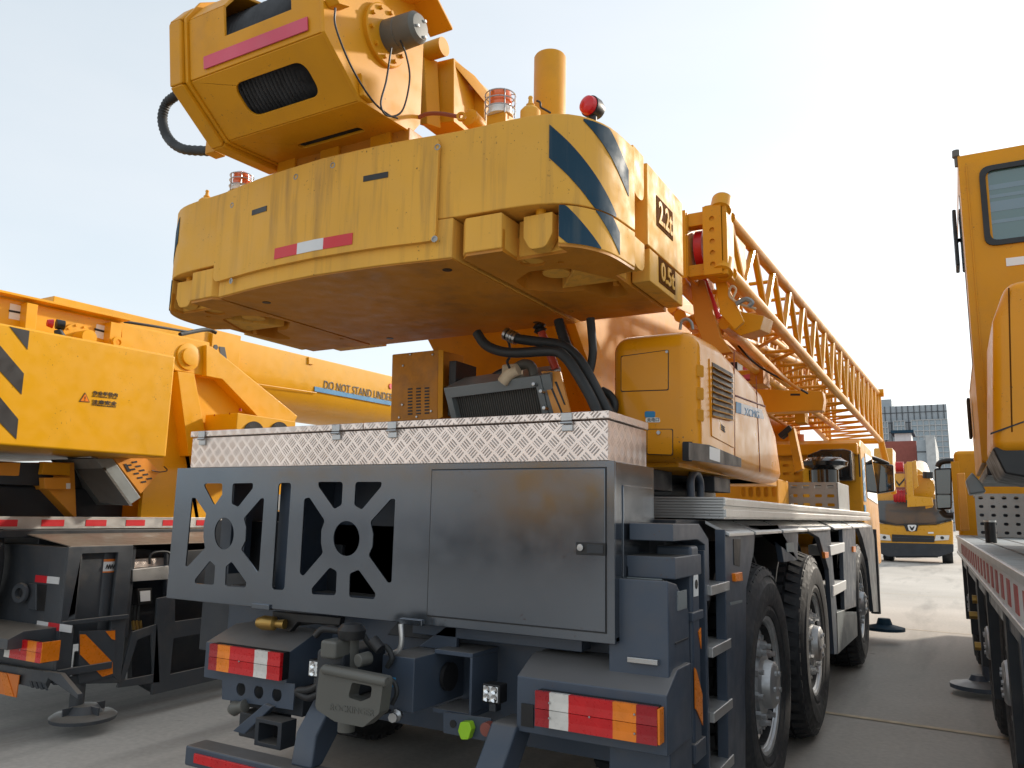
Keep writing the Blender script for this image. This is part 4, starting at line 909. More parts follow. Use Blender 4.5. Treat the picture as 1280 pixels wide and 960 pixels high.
box('leg_collar', (-.94, -.793), (2.68, 2.81), (.50, .56), 'chassis', pole); box('leg_collar', (-.94, -.793), (2.68, 2.81), (.95, .98), 'chassis', pole)
cyl('leg_lower', (-.87, 2.745, .30), (-.87, 2.745, .55), .05, 'chassis_dark', pole); cyl('foot_pad', (-.87, 2.745, .26), (-.87, 2.745, .30), .12, 'chassis_dark', pole, .10)
ld = box('ladder', (-.87, -.80), (2.86, 2.885), (.36, 1.18), 'chassis', MC); box('ladder_back', (-1.02, -1.0), (2.88, 3.2), (.36, 1.24), 'chassis_dark', ld)
for z in (1.055, .84, .62, .42): box('rung', (-.99, -.785), (2.89, 3.155), (z-.035, z), 'alloy', ld, .003)
pa = flank('side_panel', [(906, 662), (944, 664), (942, 692), (933, 735), (932, 962), (911, 962)], 'chassis', .04)
flank('handle_recess', [(917, 674), (926, 674), (925, 708), (918, 706)], 'black', .006, SX+.003, pa, 0)
flank('side_marker', [(919, 717), (928, 715), (929, 726), (920, 727)], 'amber_lens', .02, SX+.014, pa, .002); flank('panel_slot', [(913, 753), (928, 750), (928, 753), (913, 757)], 'grey_panel', .006, SX+.002, pa, 0)
flank('fender_piece', [(944, 657), (972, 657), (980, 703), (997, 700), (998, 657)], 'chassis', .03)
flank('mark_plate', [(983, 679), (992, 678), (993, 690), (984, 690)], 'grey_panel', .005, SX+.004, ch, 0)
flank('fender_piece', [(998, 657), (1037, 657), (1046, 760), (1048, 817), (1043, 818), (1036, 712), (1024, 672)], 'chassis', .03)
flank('side_marker', [(1031, 690), (1036, 690), (1036, 697), (1032, 698)], 'amber_lens', .02, SX+.014, ch, .002)
flank('side_panel', [(1053, 657), (1069, 657), (1071, 765), (1056, 765)], 'chassis', .03); flank('tool_box', [(1045, 766), (1071, 757), (1072, 795), (1047, 818)], 'grey_panel', .3)
flank('side_marker', [(1067, 683), (1070, 683), (1070, 690), (1067, 690)], 'amber_lens', .02, SX+.014, ch, .002)
for a in ([(1038, 682), (1056, 678), (1056, 690), (1039, 695)], [(1042, 732), (1058, 725), (1058, 737), (1042, 746)]): flank('white_step', a, 'white', .15, SX+.01, ch, .006)
flank('fender_piece', [(1072, 657), (1090, 657), (1096, 690), (1099, 765), (1092, 765), (1085, 700), (1078, 672)], 'chassis', .04)
cyl('front_leg', (-.82, 9.6, .3), (-.82, 9.6, 1.2), .05, 'chassis_dark', ch); lathe('front_pad', (-.74, 9.55, .14), (0, 0, 1), [(0, 0), (.20, 0), (.20, .03), (.08, .06), (.06, .12), (0, .12)], 'blue_stripe', ch)
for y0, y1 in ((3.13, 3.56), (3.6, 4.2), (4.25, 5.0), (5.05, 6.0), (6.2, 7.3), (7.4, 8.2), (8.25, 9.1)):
    prism('fender_slope', [V(-.87, y0, 1.285), V(-.87, y1, 1.285), V(-.775, y1, 1.238), V(-.775, y0, 1.238)], V(0, 0, -.012), 'alloy', ch, .001)  # chassis paint in sun; the pale alloy colour stands in for its glare
for y, s_ in ((3.86, 1), (5.26, 1), (7.97, 1)):
    bm = bmesh.new(); n = 12
    for i in range(n):
        a0, a1 = PI*(.12+.76*i/n), PI*(.12+.76*(i+1)/n)
        P = [V(-1.14, y+.64*math.cos(a), .55+.64*math.sin(a)) for a in (a0, a1)]+[V(-1.14, y+.66*math.cos(a), .55+.66*math.sin(a)) for a in (a1, a0)]
        b_prism(bm, P, V(.22, 0, 0))
    finish('mudguard', bm, 'chassis_dark', ch)
# decking of stacked alloy planks
dk = box('plank_deck', (-3.24, -.80), (3.14, 9.15), (1.292, 1.378), 'alloy', MC, .003)
for i in range(8): box('plank_edge', (-1.10, -.792), (3.122, 3.142), (1.294+.011*i, 1.301+.011*i), 'alloy', dk, .001)
box('deck_rail', (-.80, -.786), (3.13, 9.15), (1.30, 1.33), 'alloy', dk, .002); box('deck_rail', (-.80, -.788), (3.13, 9.15), (1.345, 1.372), 'alloy', dk, .002)
tube('grab_handle', [V(-1.02, 3.45, 1.38), V(-1.02, 3.45, 1.46), V(-1.02, 3.52, 1.50), V(-1.02, 3.6, 1.46), V(-1.02, 3.6, 1.38)], .018, 'chassis', dk)
# perforated steps on the deck, guard plates in front of the cab
def slotted(name, x0, x1, z0, z1, y, nx, nz_, mat, par, sw=.6, sh=.35):
    hs = []; dx = (x1-x0)/nx; dz = (z1-z0)/nz_
    for i in range(nx):
        for j in range(nz_):
            cx = x0+dx*(i+.5); cz = z0+dz*(j+.5); hs.append(rrect(cx-dx*sw/2, cz-dz*sh/2, cx+dx*sw/2, cz+dz*sh/2, dz*sh*.48, 3))
    return holes(name, [Vector((x0, z0)), Vector((x1, z0)), Vector((x1, z1)), Vector((x0, z1))], hs, (0, y, 0), (1, 0, 0), (0, 0, 1), .01, mat, par)
a, b = sy(970, 603, 7.5), sy(1047, 634, 7.5)
st = slotted('perforated_step', a.x, b.x, 1.385, a.z, 7.5, 5, 3, 'alloy_dull', MC); 
boxes('step_sides', [((b.x, b.x+.012), (7.5, 8.3), (1.385, a.z)), ((a.x, a.x+.012), (7.5, 8.3), (1.385, a.z)), ((a.x, b.x), (7.6, 8.3), (a.z-.05, a.z-.03))], 'alloy_dull', st)
a, b = sy(924, 598, 6.9), sy(972, 612, 6.9); sl_ = slotted('slotted_guard', a.x, b.x, 1.40, a.z+.0, 6.9, 5, 1, 'yellow', MC); box('guard_box', (a.x-.3, b.x), (6.93, 7.4), (1.38, a.z-.005), 'yellow', sl_)
a, b = sy(962, 577, 8.4), sy(1004, 608, 8.4); slotted('slotted_guard', a.x, b.x, b.z, a.z, 8.4, 3, 3, 'yellow', sl_); box('guard_box', (a.x, b.x), (8.42, 8.8), (1.38, a.z), 'yellow', sl_)
# drive cab
cabn = prism('driving_cab', [V(-.86, a, b) for a, b in ((9.3, 1.0), (9.3, 2.10), (9.45, 2.18), (10.6, 2.16), (11.15, 1.75), (11.25, 1.2), (11.2, .75), (9.7, .75))], V(-2.3, 0, 0), 'yellow', MC, .03)
a, b = sy(985, 555, 9.2), sy(1082, 568, 9.2)
box('roof_edge', (a.x-.6, -.88), (9.2, 9.4), (b.z, a.z), 'yellow_gloss', cabn, .02)
prism('side_window', [V(-.858, a, b) for a, b in ((9.75, 1.55), (9.75, 2.05), (10.5, 2.05), (11.0, 1.72), (11.02, 1.50))], V(.006, 0, 0), 'glass_dark', cabn, .002)
prism('windscreen', [V(-3.0, 10.64, 2.10), V(-1.0, 10.64, 2.10), V(-1.0, 11.14, 1.74), V(-3.0, 11.14, 1.74)], V(0, .01, .012), 'glass_dark', cabn)
prism('blue_decal', [V(-.858, a, b) for a, b in ((9.35, 1.5), (9.35, 1.95), (9.6, 2.0), (9.62, 1.5))], V(.004, 0, 0), 'blue_label', cabn, 0)
for i in range(3): prism('decal_line', [V(-.854, 9.36, 1.55+.14*i), V(-.854, 9.6, 1.62+.14*i), V(-.854, 9.6, 1.635+.14*i), V(-.854, 9.36, 1.565+.14*i)], V(.002, 0, 0), 'white', cabn, 0)
box('blue_square', (-.858, -.852), (9.33, 9.5), (1.36, 1.46), 'blue_label', cabn, 0)
cyl('wheel_arch', (-.9, 10.35, .72), (-.855, 10.35, .72), .4, 'black', cabn, seg=32)
a, b = sy(1008, 562, 8.9), sy(1066, 601, 8.9)
ai = prism('air_cleaner', [V(p[0], 8.9, p[1]) for p in rpoly([(a.x, b.z), (b.x, b.z), (b.x, a.z-.02), (b.x-.08, a.z), (a.x+.15, a.z), (a.x, a.z-.06)], .02)], V(0, .35, 0), 'black_gloss', MC, .02)
for i in range(6): box('cleaner_rib', (a.x+.06+.09*i, a.x+.075+.09*i), (8.88, 8.9), (b.z+.04, a.z-.06), 'black', ai)
q = sy(1031, 602, 8.2)
lathe('intake_cap', (q.x, 8.2, q.z-.05), (0, 0, 1), [(0, 0), (.13, 0), (.13, .16), (.17, .18), (.21, .20), (.22, .24), (.16, .28), (0, .29)], 'black_gloss', ai)
lathe('roof_beacon', (-1.55, 9.6, 2.17), (0, 0, 1), [(0, 0), (.07, 0), (.07, .1), (0, .11)], 'orange_roof', cabn, 16)
mq = [sy(a, b, 11.2) for a, b in ((1090, 576), (1117, 581), (1118, 614), (1092, 618))]
mi = prism('door_mirror', mq, V(0, .12, 0), 'black_gloss', cabn, .02)
q2 = [p.lerp(sum(mq, V(0, 0, 0))/4, .12)+V(0, -.006, 0) for p in mq]; prism('mirror_glass', q2, V(0, .004, 0), 'mirror_glass', mi, 0)
tube('mirror_arm', [sy(1070, 566, 10.8), sy(1090, 572, 11.1), sy(1110, 580, 11.25)], .03, 'black', mi)
tube('mirror_arm', [sy(1092, 618, 11.2), sy(1080, 628, 11.0), sy(1074, 622, 10.9)], .02, 'black', mi)
# ---------------- wheels
def make_wheel(par):
    bm = bmesh.new()
    R = .55
    b_lathe(bm, (0, 0, 0), (1, 0, 0), [(.0, -.12), (.262, -.12), (.285, -.005), (.300, .0), (.300, -.012), (.275, -.018), (.262, -.055), (.245, -.075), (.225, -.05), (.19, -.035), (.15, -.03), (.0, -.03)], 48)
    w_ = finish('wheel', bm, 'rim', par, 35); w_['_local'] = 1
    bm = bmesh.new(); b_lathe(bm, (0, 0, 0), (1, 0, 0), [(.14, -.05), (.14, -.015), (.108, -.005), (.10, .03), (.085, .04), (.0, .042)], 32)
    for i in range(5):
        a = i*2*PI/5; b_cyl(bm, (.0, .06*math.cos(a), .06*math.sin(a)), (.050, .06*math.cos(a), .06*math.sin(a)), .012, seg=6)
    for i in range(10):
        a = i*2*PI/10; c, s_ = math.cos(a), math.sin(a)
        b_cyl(bm, (-.05, .165*c, .165*s_), (-.005, .165*c, .165*s_), .022, .019, 6); b_cyl(bm, (-.05, .165*c, .165*s_), (.015, .165*c, .165*s_), .012, seg=8)
    for i in range(20):
        a = i*2*PI/20+.1; c, s_ = math.cos(a), math.sin(a); b_cyl(bm, (-.09, .207*c, .207*s_), (-.030, .207*c, .207*s_), .013, seg=6)
    hb_ = finish('hub', bm, 'hub', w_, 35)
    bm = bmesh.new()
    b_lathe(bm, (0, 0, 0), (1, 0, 0), [(.295, -.01), (.305, .006), (.33, .014), (.345, .010), (.352, .016), (.40, .026), (.45, .022), (.458, .015), (.48, .008), (.485, .012), (.505, .002), (.525, -.010), (.527, -.022), (.528, -.05), (.524, -.10), (.528, -.15), (.524, -.20), (.528, -.27), (.525, -.30), (.48, -.32), (.40, -.335), (.30, -.31), (.26, -.25), (.26, -.02)], 72)
    n = 44
    for i in range(n):
        a = 2*PI*i/n; da = 2*PI/n*.62
        for (xa, xb, off, sk) in ((-.088, -.002, 0, .03), (-.19, -.105, .5, -.03), (-.30, -.205, .2, .03)):
            aa = a+off*2*PI/n; vs = []
            for (x, dr_) in ((xa, 0), (xb, 0)):
                for ang in (aa, aa+da):
                    an = ang+(sk if x == xb else 0)
                    top = R if x != -.002 else R-.030
                    vs.append((x, an, top))
            bot = [bm.verts.new((x, (r-.035)*math.cos(t), (r-.035)*math.sin(t))) for x, t, r in vs]; tp = [bm.verts.new((x, r*math.cos(t), r*math.sin(t))) for x, t, r in vs]
            o_ = (0, 1, 3, 2)
            bm.faces.new([tp[k] for k in o_])
            for k in range(4): bm.faces.new((bot[o_[k]], bot[o_[(k+1) % 4]], tp[o_[(k+1) % 4]], tp[o_[k]]))
    finish('tyre', bm, 'rubber', w_, 25)
    bm = bmesh.new()
    for i in range(60):
        a = 2*PI*i/60; c, s_ = math.cos(a), math.sin(a)
        b_cyl(bm, (.008, .47*c, .47*s_), (.008, .482*c, .482*s_), .002, seg=4)
    return w_
def put_wheel(src, par, x, y, flip=False, z=.55):
    w_ = copy_tree(src, par) if src.get('_used') else src
    src['_used'] = 1
    if w_.parent is not par or True:
        w_.parent = par; w_.matrix_parent_inverse = Matrix.Translation(par.location).inverted()
    w_.location = (x, y, z); w_.rotation_euler = (random.uniform(0, 6.28) , 0, PI if flip else 0)
    if flip: w_.rotation_euler = (random.uniform(0, 6.28), 0, PI)
    return w_
WH = make_wheel(MC)
for y in (3.86, 5.26, 7.97): put_wheel(WH, MC, -.80, y)
for y in (3.86, 5.26): put_wheel(WH, MC, -1.17, y)
for y in (3.86, 5.26, 7.97): put_wheel(WH, MC, -3.28, y, True)
# ================================================================== LEFT CRANE
LC = root('crane_truck', (-5.75, 5.5, 0), 'bright yellow crane truck on the left whose boom reads DO NOT STAND UNDER BOOM', 'crane truck', None)
LX = -4.5
def lplate(name, px, x, th, mat, par, bev=.004, r=0):
    q = [sx(*p, x) for p in px]; P = [Vector((a.y, a.z)) for a in q]
    if r: P = rpoly(P, r, 4)
    return prism(name, [V(x-th, p[0], p[1]) for p in P], V(th, 0, 0), mat, par, bev)
a, b, c = sx(0, 405, LX), sx(220, 445, LX), sx(208, 572, LX)
lcw = prism('counterweight', [V(LX, 1.55, 2.265), V(LX, b.y, b.z), V(LX, c.y, c.z), V(LX, 1.55, 1.61)], V(-2.5, 0, 0), 'yellow_bright', LC, .015)
for px in ([(12, 408), (37, 413.5), (34.5, 437)], [(-20, 408), (30, 467), (27, 493), (-20, 442)], [(-20, 472), (23, 524), (20.5, 549), (-20, 508)]):
    lplate('warning_stripe', px, LX+.0025, .002, 'black_stripe', lcw, 0)
q = [sx(*p, LX+.003) for p in ((99, 502), (106.5, 490.5), (112.5, 503))]
prism('warning_sign', [V(LX+.001, p.y, p.z) for p in q], V(.002, 0, 0), 'black', lcw, 0)
cc = (q[0]+q[1]+q[2])/3; prism('warning_sign', [V(LX+.002, cc.y+(p.y-cc.y)*.8, cc.z+(p.z-cc.z)*.8) for p in q], V(.002, 0, 0), 'amber_lens', lcw, 0)
text('sign_mark', '!', V(LX+.0045, cc.y-.002, cc.z-.012), (0, 1, 0), (0, 0, 1), .026, 'black', lcw, width=.005)
for s, p0, p1, h in (('作业半径内', (116, 493.5), (147, 496.5), .026), ('BE CAREFUL IN THE', (116, 495.7), (146, 498.8), .008), ('注意安全', (115, 504.5), (146, 507), .026), ('WORKING RADIUS', (115, 506.6), (145, 509.3), .008)):
    a, b = sx(*p0, LX+.003), sx(*p1, LX+.003); text('warning_text', s, a, b-a, (0, 0, 1), h, 'black', lcw, width=(b-a).length, bold=.01 if h < .02 else .02)
cyl('lamp_stem', sx(76, 424, LX-.1), sx(72, 412, LX-.1), .035, 'black', lcw, .02)
lathe('marker_lamp', sx(70, 405, LX-.1), (-.3, -1, 0), [(0, -.05), (.028, -.045), (.030, 0), (0, 0)], 'black', lcw); lathe('lamp_lens', sx(67, 405, LX-.1)+V(0, -.005, 0), (-.3, -1, 0), [(.028, 0), (.02, .03), (0, .035)], 'red_lens', lcw)
# boom
BX = -5.35
p0, p1 = sx(296, 424, BX), sx(489, 470, BX); dd = (p1-p0).normalized()
def lboom(bm, P, x0, x1, ht, length, rnd):
    prof = [(x0, 0), (x1, 0)]; cx = (x0+x1)/2; w_ = (x1-x0)
    for i in range(15): a = -PI*i/14; prof.append((cx+w_/2*math.cos(a), -ht+rnd+rnd*math.sin(a)))
    b_prism(bm, [V(x, P.y, P.z+z) for x, z in prof], dd*length)
bm = bmesh.new(); lboom(bm, p0-dd*1.6, BX-.72, BX, .60, 11.5, .34); lbo = finish('telescopic_boom', bm, 'yellow_bright', LC, 30, .006)
bm = bmesh.new(); lboom(bm, p0-dd*.28+V(0, 0, .03), BX-.75, BX+.03, .62, .30, .34); finish('boom_collar', bm, 'yellow_bright', lbo, 30, .004)
lplate('boom_cleat', [(386, 446), (392, 447.5), (392, 456), (386, 455)], BX+.015, .02, 'yellow_bright', lbo)
q0, q1 = sx(308, 478, BX+.004), sx(490, 506, BX+.004); cyl('weld_seam', q0, sx(396, 491, BX+.002), .004, 'yellow_bright', lbo, seg=6)
lplate('blue_stripe', [(393.5, 483), (490, 502), (490, 507), (393.5, 489)], BX+.004, .005, 'blue_label', lbo, 0)
a, b = sx(405, 487, BX+.005), sx(507, 508, BX+.005)
a = sx(405, 486, BX+.005); b = sx(512, 506, BX+.005)
text('boom_text', 'DO NOT STAND UNDER BOOM', a, b-a, (0, 0, 1), .085, 'black', lbo, width=(b-a).length)
cyl('red_sticker', sx(488, 483, BX), sx(488, 483, BX)+V(.01, 0, 0), .03, 'red_tape', lbo)
for px, r in (([(274, 433), (281, 434), (285, 455), (277, 451)], .0), ([(306, 479), (320, 481), (323, 490), (317, 493), (310, 487)], .02)): lplate('boom_opening', px, BX+.034, .004, 'black', lbo, 0, r)
cyl('boom_opening', sx(269.5, 434, BX+.03), sx(269.5, 434, BX+.03)+V(.004, 0, 0), .022, 'black', lbo)
# rear frame carrying winch, with its top flange
TX = -5.0
fr = lplate('winch_frame', [(-60, 358), (155, 404), (262, 428), (262, 470), (150, 470), (-60, 430)], TX, .03, 'yellow_bright', LC)
prism('frame_flange', [sx(-60, 356, TX)+V(.08, 0, 0), sx(155, 402.5, TX)+V(.08, 0, 0), sx(155, 402.5, TX)+V(-.3, 0, 0), sx(-60, 356, TX)+V(-.3, 0, 0)], V(0, 0, .015), 'yellow_bright', fr, .002)
for px in ([(34, 378), (48, 381), (44, 415), (31, 412)], [(139, 402), (153, 405), (150, 434), (136, 430)]): lplate('frame_rib', px, TX+.07, .07, 'yellow_bright', fr, .003)
for px in ([(13, 379), (30, 383), (27, 401), (11, 398)], [(121, 405), (134, 408), (133, 425), (118, 421)]):
    lplate('notice_label', px, TX+.003, .003, 'white', fr, 0)
    lplate('notice_band', [(px[3][0]+.3, px[3][1]-11), (px[2][0]+.6, px[2][1]-11), (px[2][0]+.3, px[2][1]-8.5), (px[3][0]+.2, px[3][1]-8.5)], TX+.005, .002, 'black', fr, 0)
lathe('winch_ring', sx(96, 424, TX+.005), (1, 0, 0), [(0, 0), (.105, 0), (.105, .014), (0, .014)], 'yellow_bright', fr, 36)
for i in range(10): cyl('ring_bolt', sx(96, 424, TX)+V(.018, .09*math.cos(i*PI/5), .09*math.sin(i*PI/5)), sx(96, 424, TX)+V(.028, .09*math.cos(i*PI/5), .09*math.sin(i*PI/5)), .008, 'yellow_bright', fr, seg=6)
cyl('motor', sx(96, 424, TX), sx(96, 424, TX)+V(.14, 0, 0), .05, 'yellow_bright', fr)
lathe('eye_lug', sx(147, 428, TX+.1), (1, 0, 0), [(.02, -.01), (.04, -.01), (.04, .012), (.02, .012), (.02, -.01)], 'yellow_bright', fr)
tube('winch_rope', [sx(155, 402, TX-.1), sx(200, 409, TX-.1), sx(236, 415, TX-.2)], .010, 'hose', fr, 8, 4); tube('winch_rope', [sx(225, 418, TX-.1), sx(258, 412, TX-.2), sx(270, 416, TX-.2)], .016, 'hose', fr, 8, 4)
pv = lplate('pivot_plate', [(152, 405), (258, 428), (258, 470), (219, 463), (205, 446), (152, 437)], TX+.06, .06, 'yellow_bright', LC)
lathe('pivot_pin', sx(235, 446, TX+.06), (1, 0, 0), [(0, 0), (.10, 0), (.10, .012), (.065, .016), (.065, .03), (.045, .032), (0, .032)], 'yellow_bright', pv, 36)
lplate('diagonal_stay', [(258, 431), (266, 434), (372, 520), (355, 555), (278, 474), (258, 470)], TX+.10, .16, 'yellow_bright', pv)
lplate('frame_post', [(222, 464), (243, 467), (262, 570), (236, 570)], TX+.10, .14, 'yellow_bright', pv)
ltu = lplate('turret', [(195, 465), (270, 468), (345, 545), (370, 580), (370, 700), (175, 655), (180, 600)], TX, .04, 'yellow_bright', LC)
prism('turret_back', [V(-6.2, sx(195, 465, TX).y+.15, 2.2), V(TX, sx(195, 465, TX).y+.15, 2.2), V(TX, sx(195, 465, TX).y+.45, 1.2), V(-6.2, sx(195, 465, TX).y+.45, 1.2)], V(0, .04, 0), 'yellow', ltu)
# twin fan box
fb = prism('fan_box', [V(-4.95, sx(297, 516, -4.6).y, 1.60), V(-4.60, sx(297, 516, -4.6).y, 1.60), V(-4.60, sx(297, 516, -4.6).y, sx(297, 516, -4.6).z), V(-4.95, sx(297, 516, -4.6).y, sx(297, 516, -4.6).z)], V(0, sx(370, 523, -4.6).y-sx(297, 516, -4.6).y, 0), 'yellow_bright', LC, .005)
for px, r in ((317, .105), (349, .105)):
    c = sx(px, 544, -4.597); f_ = lathe('fan', c, (1, 0, 0), [(0, 0), (r, 0), (r, .006), (r*.9, .004), (r*.3, .008), (0, .010)], 'black', fb, 32)
    bm = bmesh.new()
    for i in range(26):
        a = 2*PI*i/26; b_cyl(bm, c+V(.012, .25*r*math.cos(a), .25*r*math.sin(a)), c+V(.012, .98*r*math.cos(a+.3), .98*r*math.sin(a+.3)), .0022, seg=5)
    finish('fan_guard', bm, 'chassis_dark', f_)
for p in ((268, 519), (287, 517)): lathe('screw', sy(*p, sx(297, 516, -4.6).y), (0, -1, 0), [(0, 0), (.008, 0), (0, .005)], 'red_dark', fb, 8)
lathe('screw', sx(300, 514, -4.7), (0, 0, 1), [(0, 0), (.012, 0), (.01, .02), (0, .02)], 'red_dark', fb, 8)
# parts under the counterweight
RX = -4.85
lr = lplate('oil_cooler', [(119, 573), (141, 573), (176, 622), (161, 632)], RX, .5, 'grey_panel', LC, .004)
prism('cooler_fins', sys_([(84, 572), (119, 572), (162, 632), (125, 628)], sx(130, 600, RX).y-.02), V(0, .02, 0), 'fins', lr, 0)
lb = lplate('slotted_bracket', [(142, 573), (183, 573), (200, 590), (176, 617)], RX-.01, .012, 'bracket_orange', LC, .001)
for i in range(5):
    for j in range(2):
        x, y = 168+4.6*i-(7 if j else 0)-3, 577+5.2*i+(4 if j else 0)
        lplate('bracket_slot', [(x, y), (x+6, y-1), (x+7, y+1), (x+1, y+2)], RX-.006, .003, 'black', lb, 0)
lplate('bracket_hole', [(155, 580), (158, 579.5), (164, 589), (160, 590)], RX-.006, .003, 'black', lb, 0)
tube('loose_wire', [sx(190, 588, RX), sx(200, 590, RX), sx(209, 588, RX), sx(205, 583, RX)], .004, 'black', lb, 6)
lt = lplate('turntable_frame', [(-40, 578), (93, 578), (96, 650), (60, 612), (56, 612), (54, 596), (-40, 593)], TX-.1, .3, 'bracket_orange', LC)
lplate('frame_step', [(55, 577), (88, 579), (88, 595), (52, 593)], TX-.05, .06, 'yellow', lt); lplate('frame_block', [(55, 597), (88, 597), (90, 612), (56, 611)], TX-.02, .06, 'bracket_orange', lt)
lplate('white_sticker', [(83, 604), (88, 604), (88, 611), (83, 611)], TX-.015, .003, 'white', lt, 0)
cyl('slewing_ring', (-5.75, 2.9, 1.42), (-5.75, 2.9, 1.56), .66, 'chassis_dark', LC, seg=56)
box('ring_gear', (-6.4, -5.2), (2.0, 3.6), (1.20, 1.42), 'chassis_dark', LC, .02)
lplate('turntable_side', [(92, 578), (140, 590), (215, 650), (215, 665), (92, 660)], TX-.25, .2, 'yellow', lt)
DX_ = -5.0
lch = box('chassis', (-6.95, DX_), (2.9, 11.5), (.98, 1.10), 'chassis_left', LC, .01)
DX = -5.0
dkr = box('deck_edge', (DX-.02, DX+.012), (2.05, 9.5), (1.15, 1.226), 'alloy', lch, .003)
for i in range(34): box('red_tape', (DX+.012, DX+.0145), (2.32+i*.29, 2.32+i*.29+.145), (1.166, 1.207), 'red_tape', dkr, 0)
box('deck_plate', (-6.95, DX-.03), (2.10, 9.5), (1.158, 1.164), 'alloy', lch, 0)
box('deck_rail', (DX-.06, DX+.05), (2.0, 9.5), (1.10, 1.145), 'chassis_dark', lch, .006)
prism('deck_shelf', [V(DX+.05, 2.80, 1.115), V(LX, 2.80, 1.060), V(LX, 9.5, 1.060), V(DX+.05, 9.5, 1.115)], V(0, 0, .006), 'shelf', lch, .002)
RY = 2.79
def rr(px, y=RY): return [sy(*p, y) for p in px]
bx = prism('outrigger_housing', [V(-6.9, RY, .50), V(LX-.01, RY, .30), V(LX-.01, RY, 1.058), V(-6.9, RY, 1.058)], V(0, .10, 0), 'chassis_left', LC, .006)
boxes('housing_body', [((-6.9, LX-.03), (RY+.1, 3.25), (.50, 1.05))], 'chassis_left', bx)
holes('column', [Vector((2.785, .30)), Vector((3.20, .24)), Vector((3.20, 1.062)), Vector((2.785, 1.062))], [rpoly([(2.87, .33), (3.10, .33), (3.10, 1.02), (2.87, 1.02)], .01)], (LX, 0, 0), (0, 1, 0), (0, 0, 1), .02, 'chassis_left', bx, .004)
box('column_side', (LX-.16, LX-.008), (2.784, 2.86), (.305, 1.057), 'chassis_left', bx); box('column_side', (LX-.16, LX-.01), (3.11, 3.20), (.26, 1.062), 'chassis_left', bx)
ly = (sx(117, 700, LX-.1).y+sx(139, 700, LX-.1).y)/2
jc = cyl('jack_cylinder', (LX-.08, ly, .45), (LX-.08, ly, 1.03), .062, 'chassis_left', LC)
cyl('white_band', (LX-.08, ly, .905), (LX-.08, ly, .975), .0635, 'white', jc); cyl('orange_band', (LX-.08, ly, .965), (LX-.08, ly, .98), .0638, 'orange_roof', jc); cyl('orange_band', (LX-.08, ly, .90), (LX-.08, ly, .908), .0638, 'orange_roof', jc)
tube('band_squiggle', [V(LX-.0145, ly-.03+.008*i, .935+(.012 if i % 2 else -.012)) for i in range(8)], .003, 'black', jc, 6)
cp = lplate('chevron_plate', [(99, 789), (145, 787), (143, 845), (98, 855)], LX+.016, .006, 'chassis_left', bx, .001)
lplate('chevron', [(100, 793), (107, 793), (141, 828), (141, 842), (128, 846), (100, 818)], LX+.019, .002, 'amber_lens', cp, 0); lplate('chevron', [(132, 789), (144, 788), (144, 800), (140, 799)], LX+.019, .002, 'amber_lens', cp, 0)
box('chevron_rail', (LX+.0, LX+.03), (2.79, 3.2), (.62, .645), 'chassis_left', cp); box('chevron_rail', (LX+.0, LX+.03), (2.79, 3.12), (.34, .38), 'chassis_left', cp)
cyl('jack_foot', (LX-.05, 2.97, .12), (LX-.05, 2.97, .45), .04, 'chassis_left', LC)
lathe('foot_pad', (LX-.02, 3.0, .07), (0, 0, 1), [(0, 0), (.175, 0), (.18, .02), (.16, .035), (.10, .04), (.07, .08), (0, .09)], 'chassis_left', jc, 40)
boxes('pad_rib', [((LX-.02-.14, LX-.02+.14), (2.995, 3.005), (.10, .15)), ((LX-.025, LX-.015), (2.87, 3.13), (.10, .15))], 'chassis_left', jc, .001)
for (pa_, pb_, cols) in (((45, 717), (75, 718.5), ('red_tape', 'white_tape')), ((47, 774), (90, 781), ('white_tape', 'red_tape', 'white_tape'))):
    a, b = sy(*pa_, RY-.006), sy(*pb_, RY-.006); n = len(cols)
    for i, m_ in enumerate(cols): box('reflector_tape', (a.x+(b.x-a.x)*i/n, a.x+(b.x-a.x)*(i+1)/n), (RY-.008, RY-.002), (a.z-.048, a.z-.008), m_, bx, 0)
q = rr([(47, 730), (71, 732), (71, 766), (47, 763)]); prism('housing_opening', [p+V(0, -.004, 0) for p in q], V(0, .003, 0), 'black', bx, 0)
prism('opening_side', [q[0]+V(0, -.01, 0), q[0]+V(-.08, -.01, 0), q[3]+V(-.08, -.01, 0), q[3]+V(0, -.01, 0)], V(0, .01, 0), 'chassis_left', bx)
lathe('shackle_ring', sy(28, 741, RY-.03), (.2, -1, 0), [(.03, 0), (.055, 0), (.06, .012), (.055, .024), (.03, .024), (.03, 0)], 'chassis_left', bx, 24)
lhs = prism('lamp_housing', [V(-5.2, a, b) for a, b in ((2.52, .52), (2.52, .575), (2.60, .61), (2.79, .61), (2.79, .52))], V(.68, 0, 0), 'chassis_left', LC, .004)
light_unit([(8, 797), (52, 803), (51, 829), (4, 822)], [(0, .15, 'white_lens'), (.15, .62, 'red_lens'), (.62, .86, 'amber_lens'), (.86, 1, 'red_lens')], 2.60, False, lhs)
a = sy(52, 803, 2.60); b = sy(51, 829, 2.60); box('side_lens', (a.x, a.x+.012), (2.60, 2.70), (b.z, a.z), 'amber_lens', lhs, .002)
skp = prism('rear_skirt', rr([(-30, 826), (75, 842), (97, 868), (97, 874), (60, 848), (54, 862), (-30, 845)], 2.74), V(0, .03, 0), 'chassis_left', bx)
for i in range(4): prism('skirt_slot', rr([(36+6*i, 851+i), (39+6*i, 851.5+i), (42+6*i, 860+i), (39+6*i, 860+i)], 2.735), V(0, .003, 0), 'chassis_dark', skp, 0)
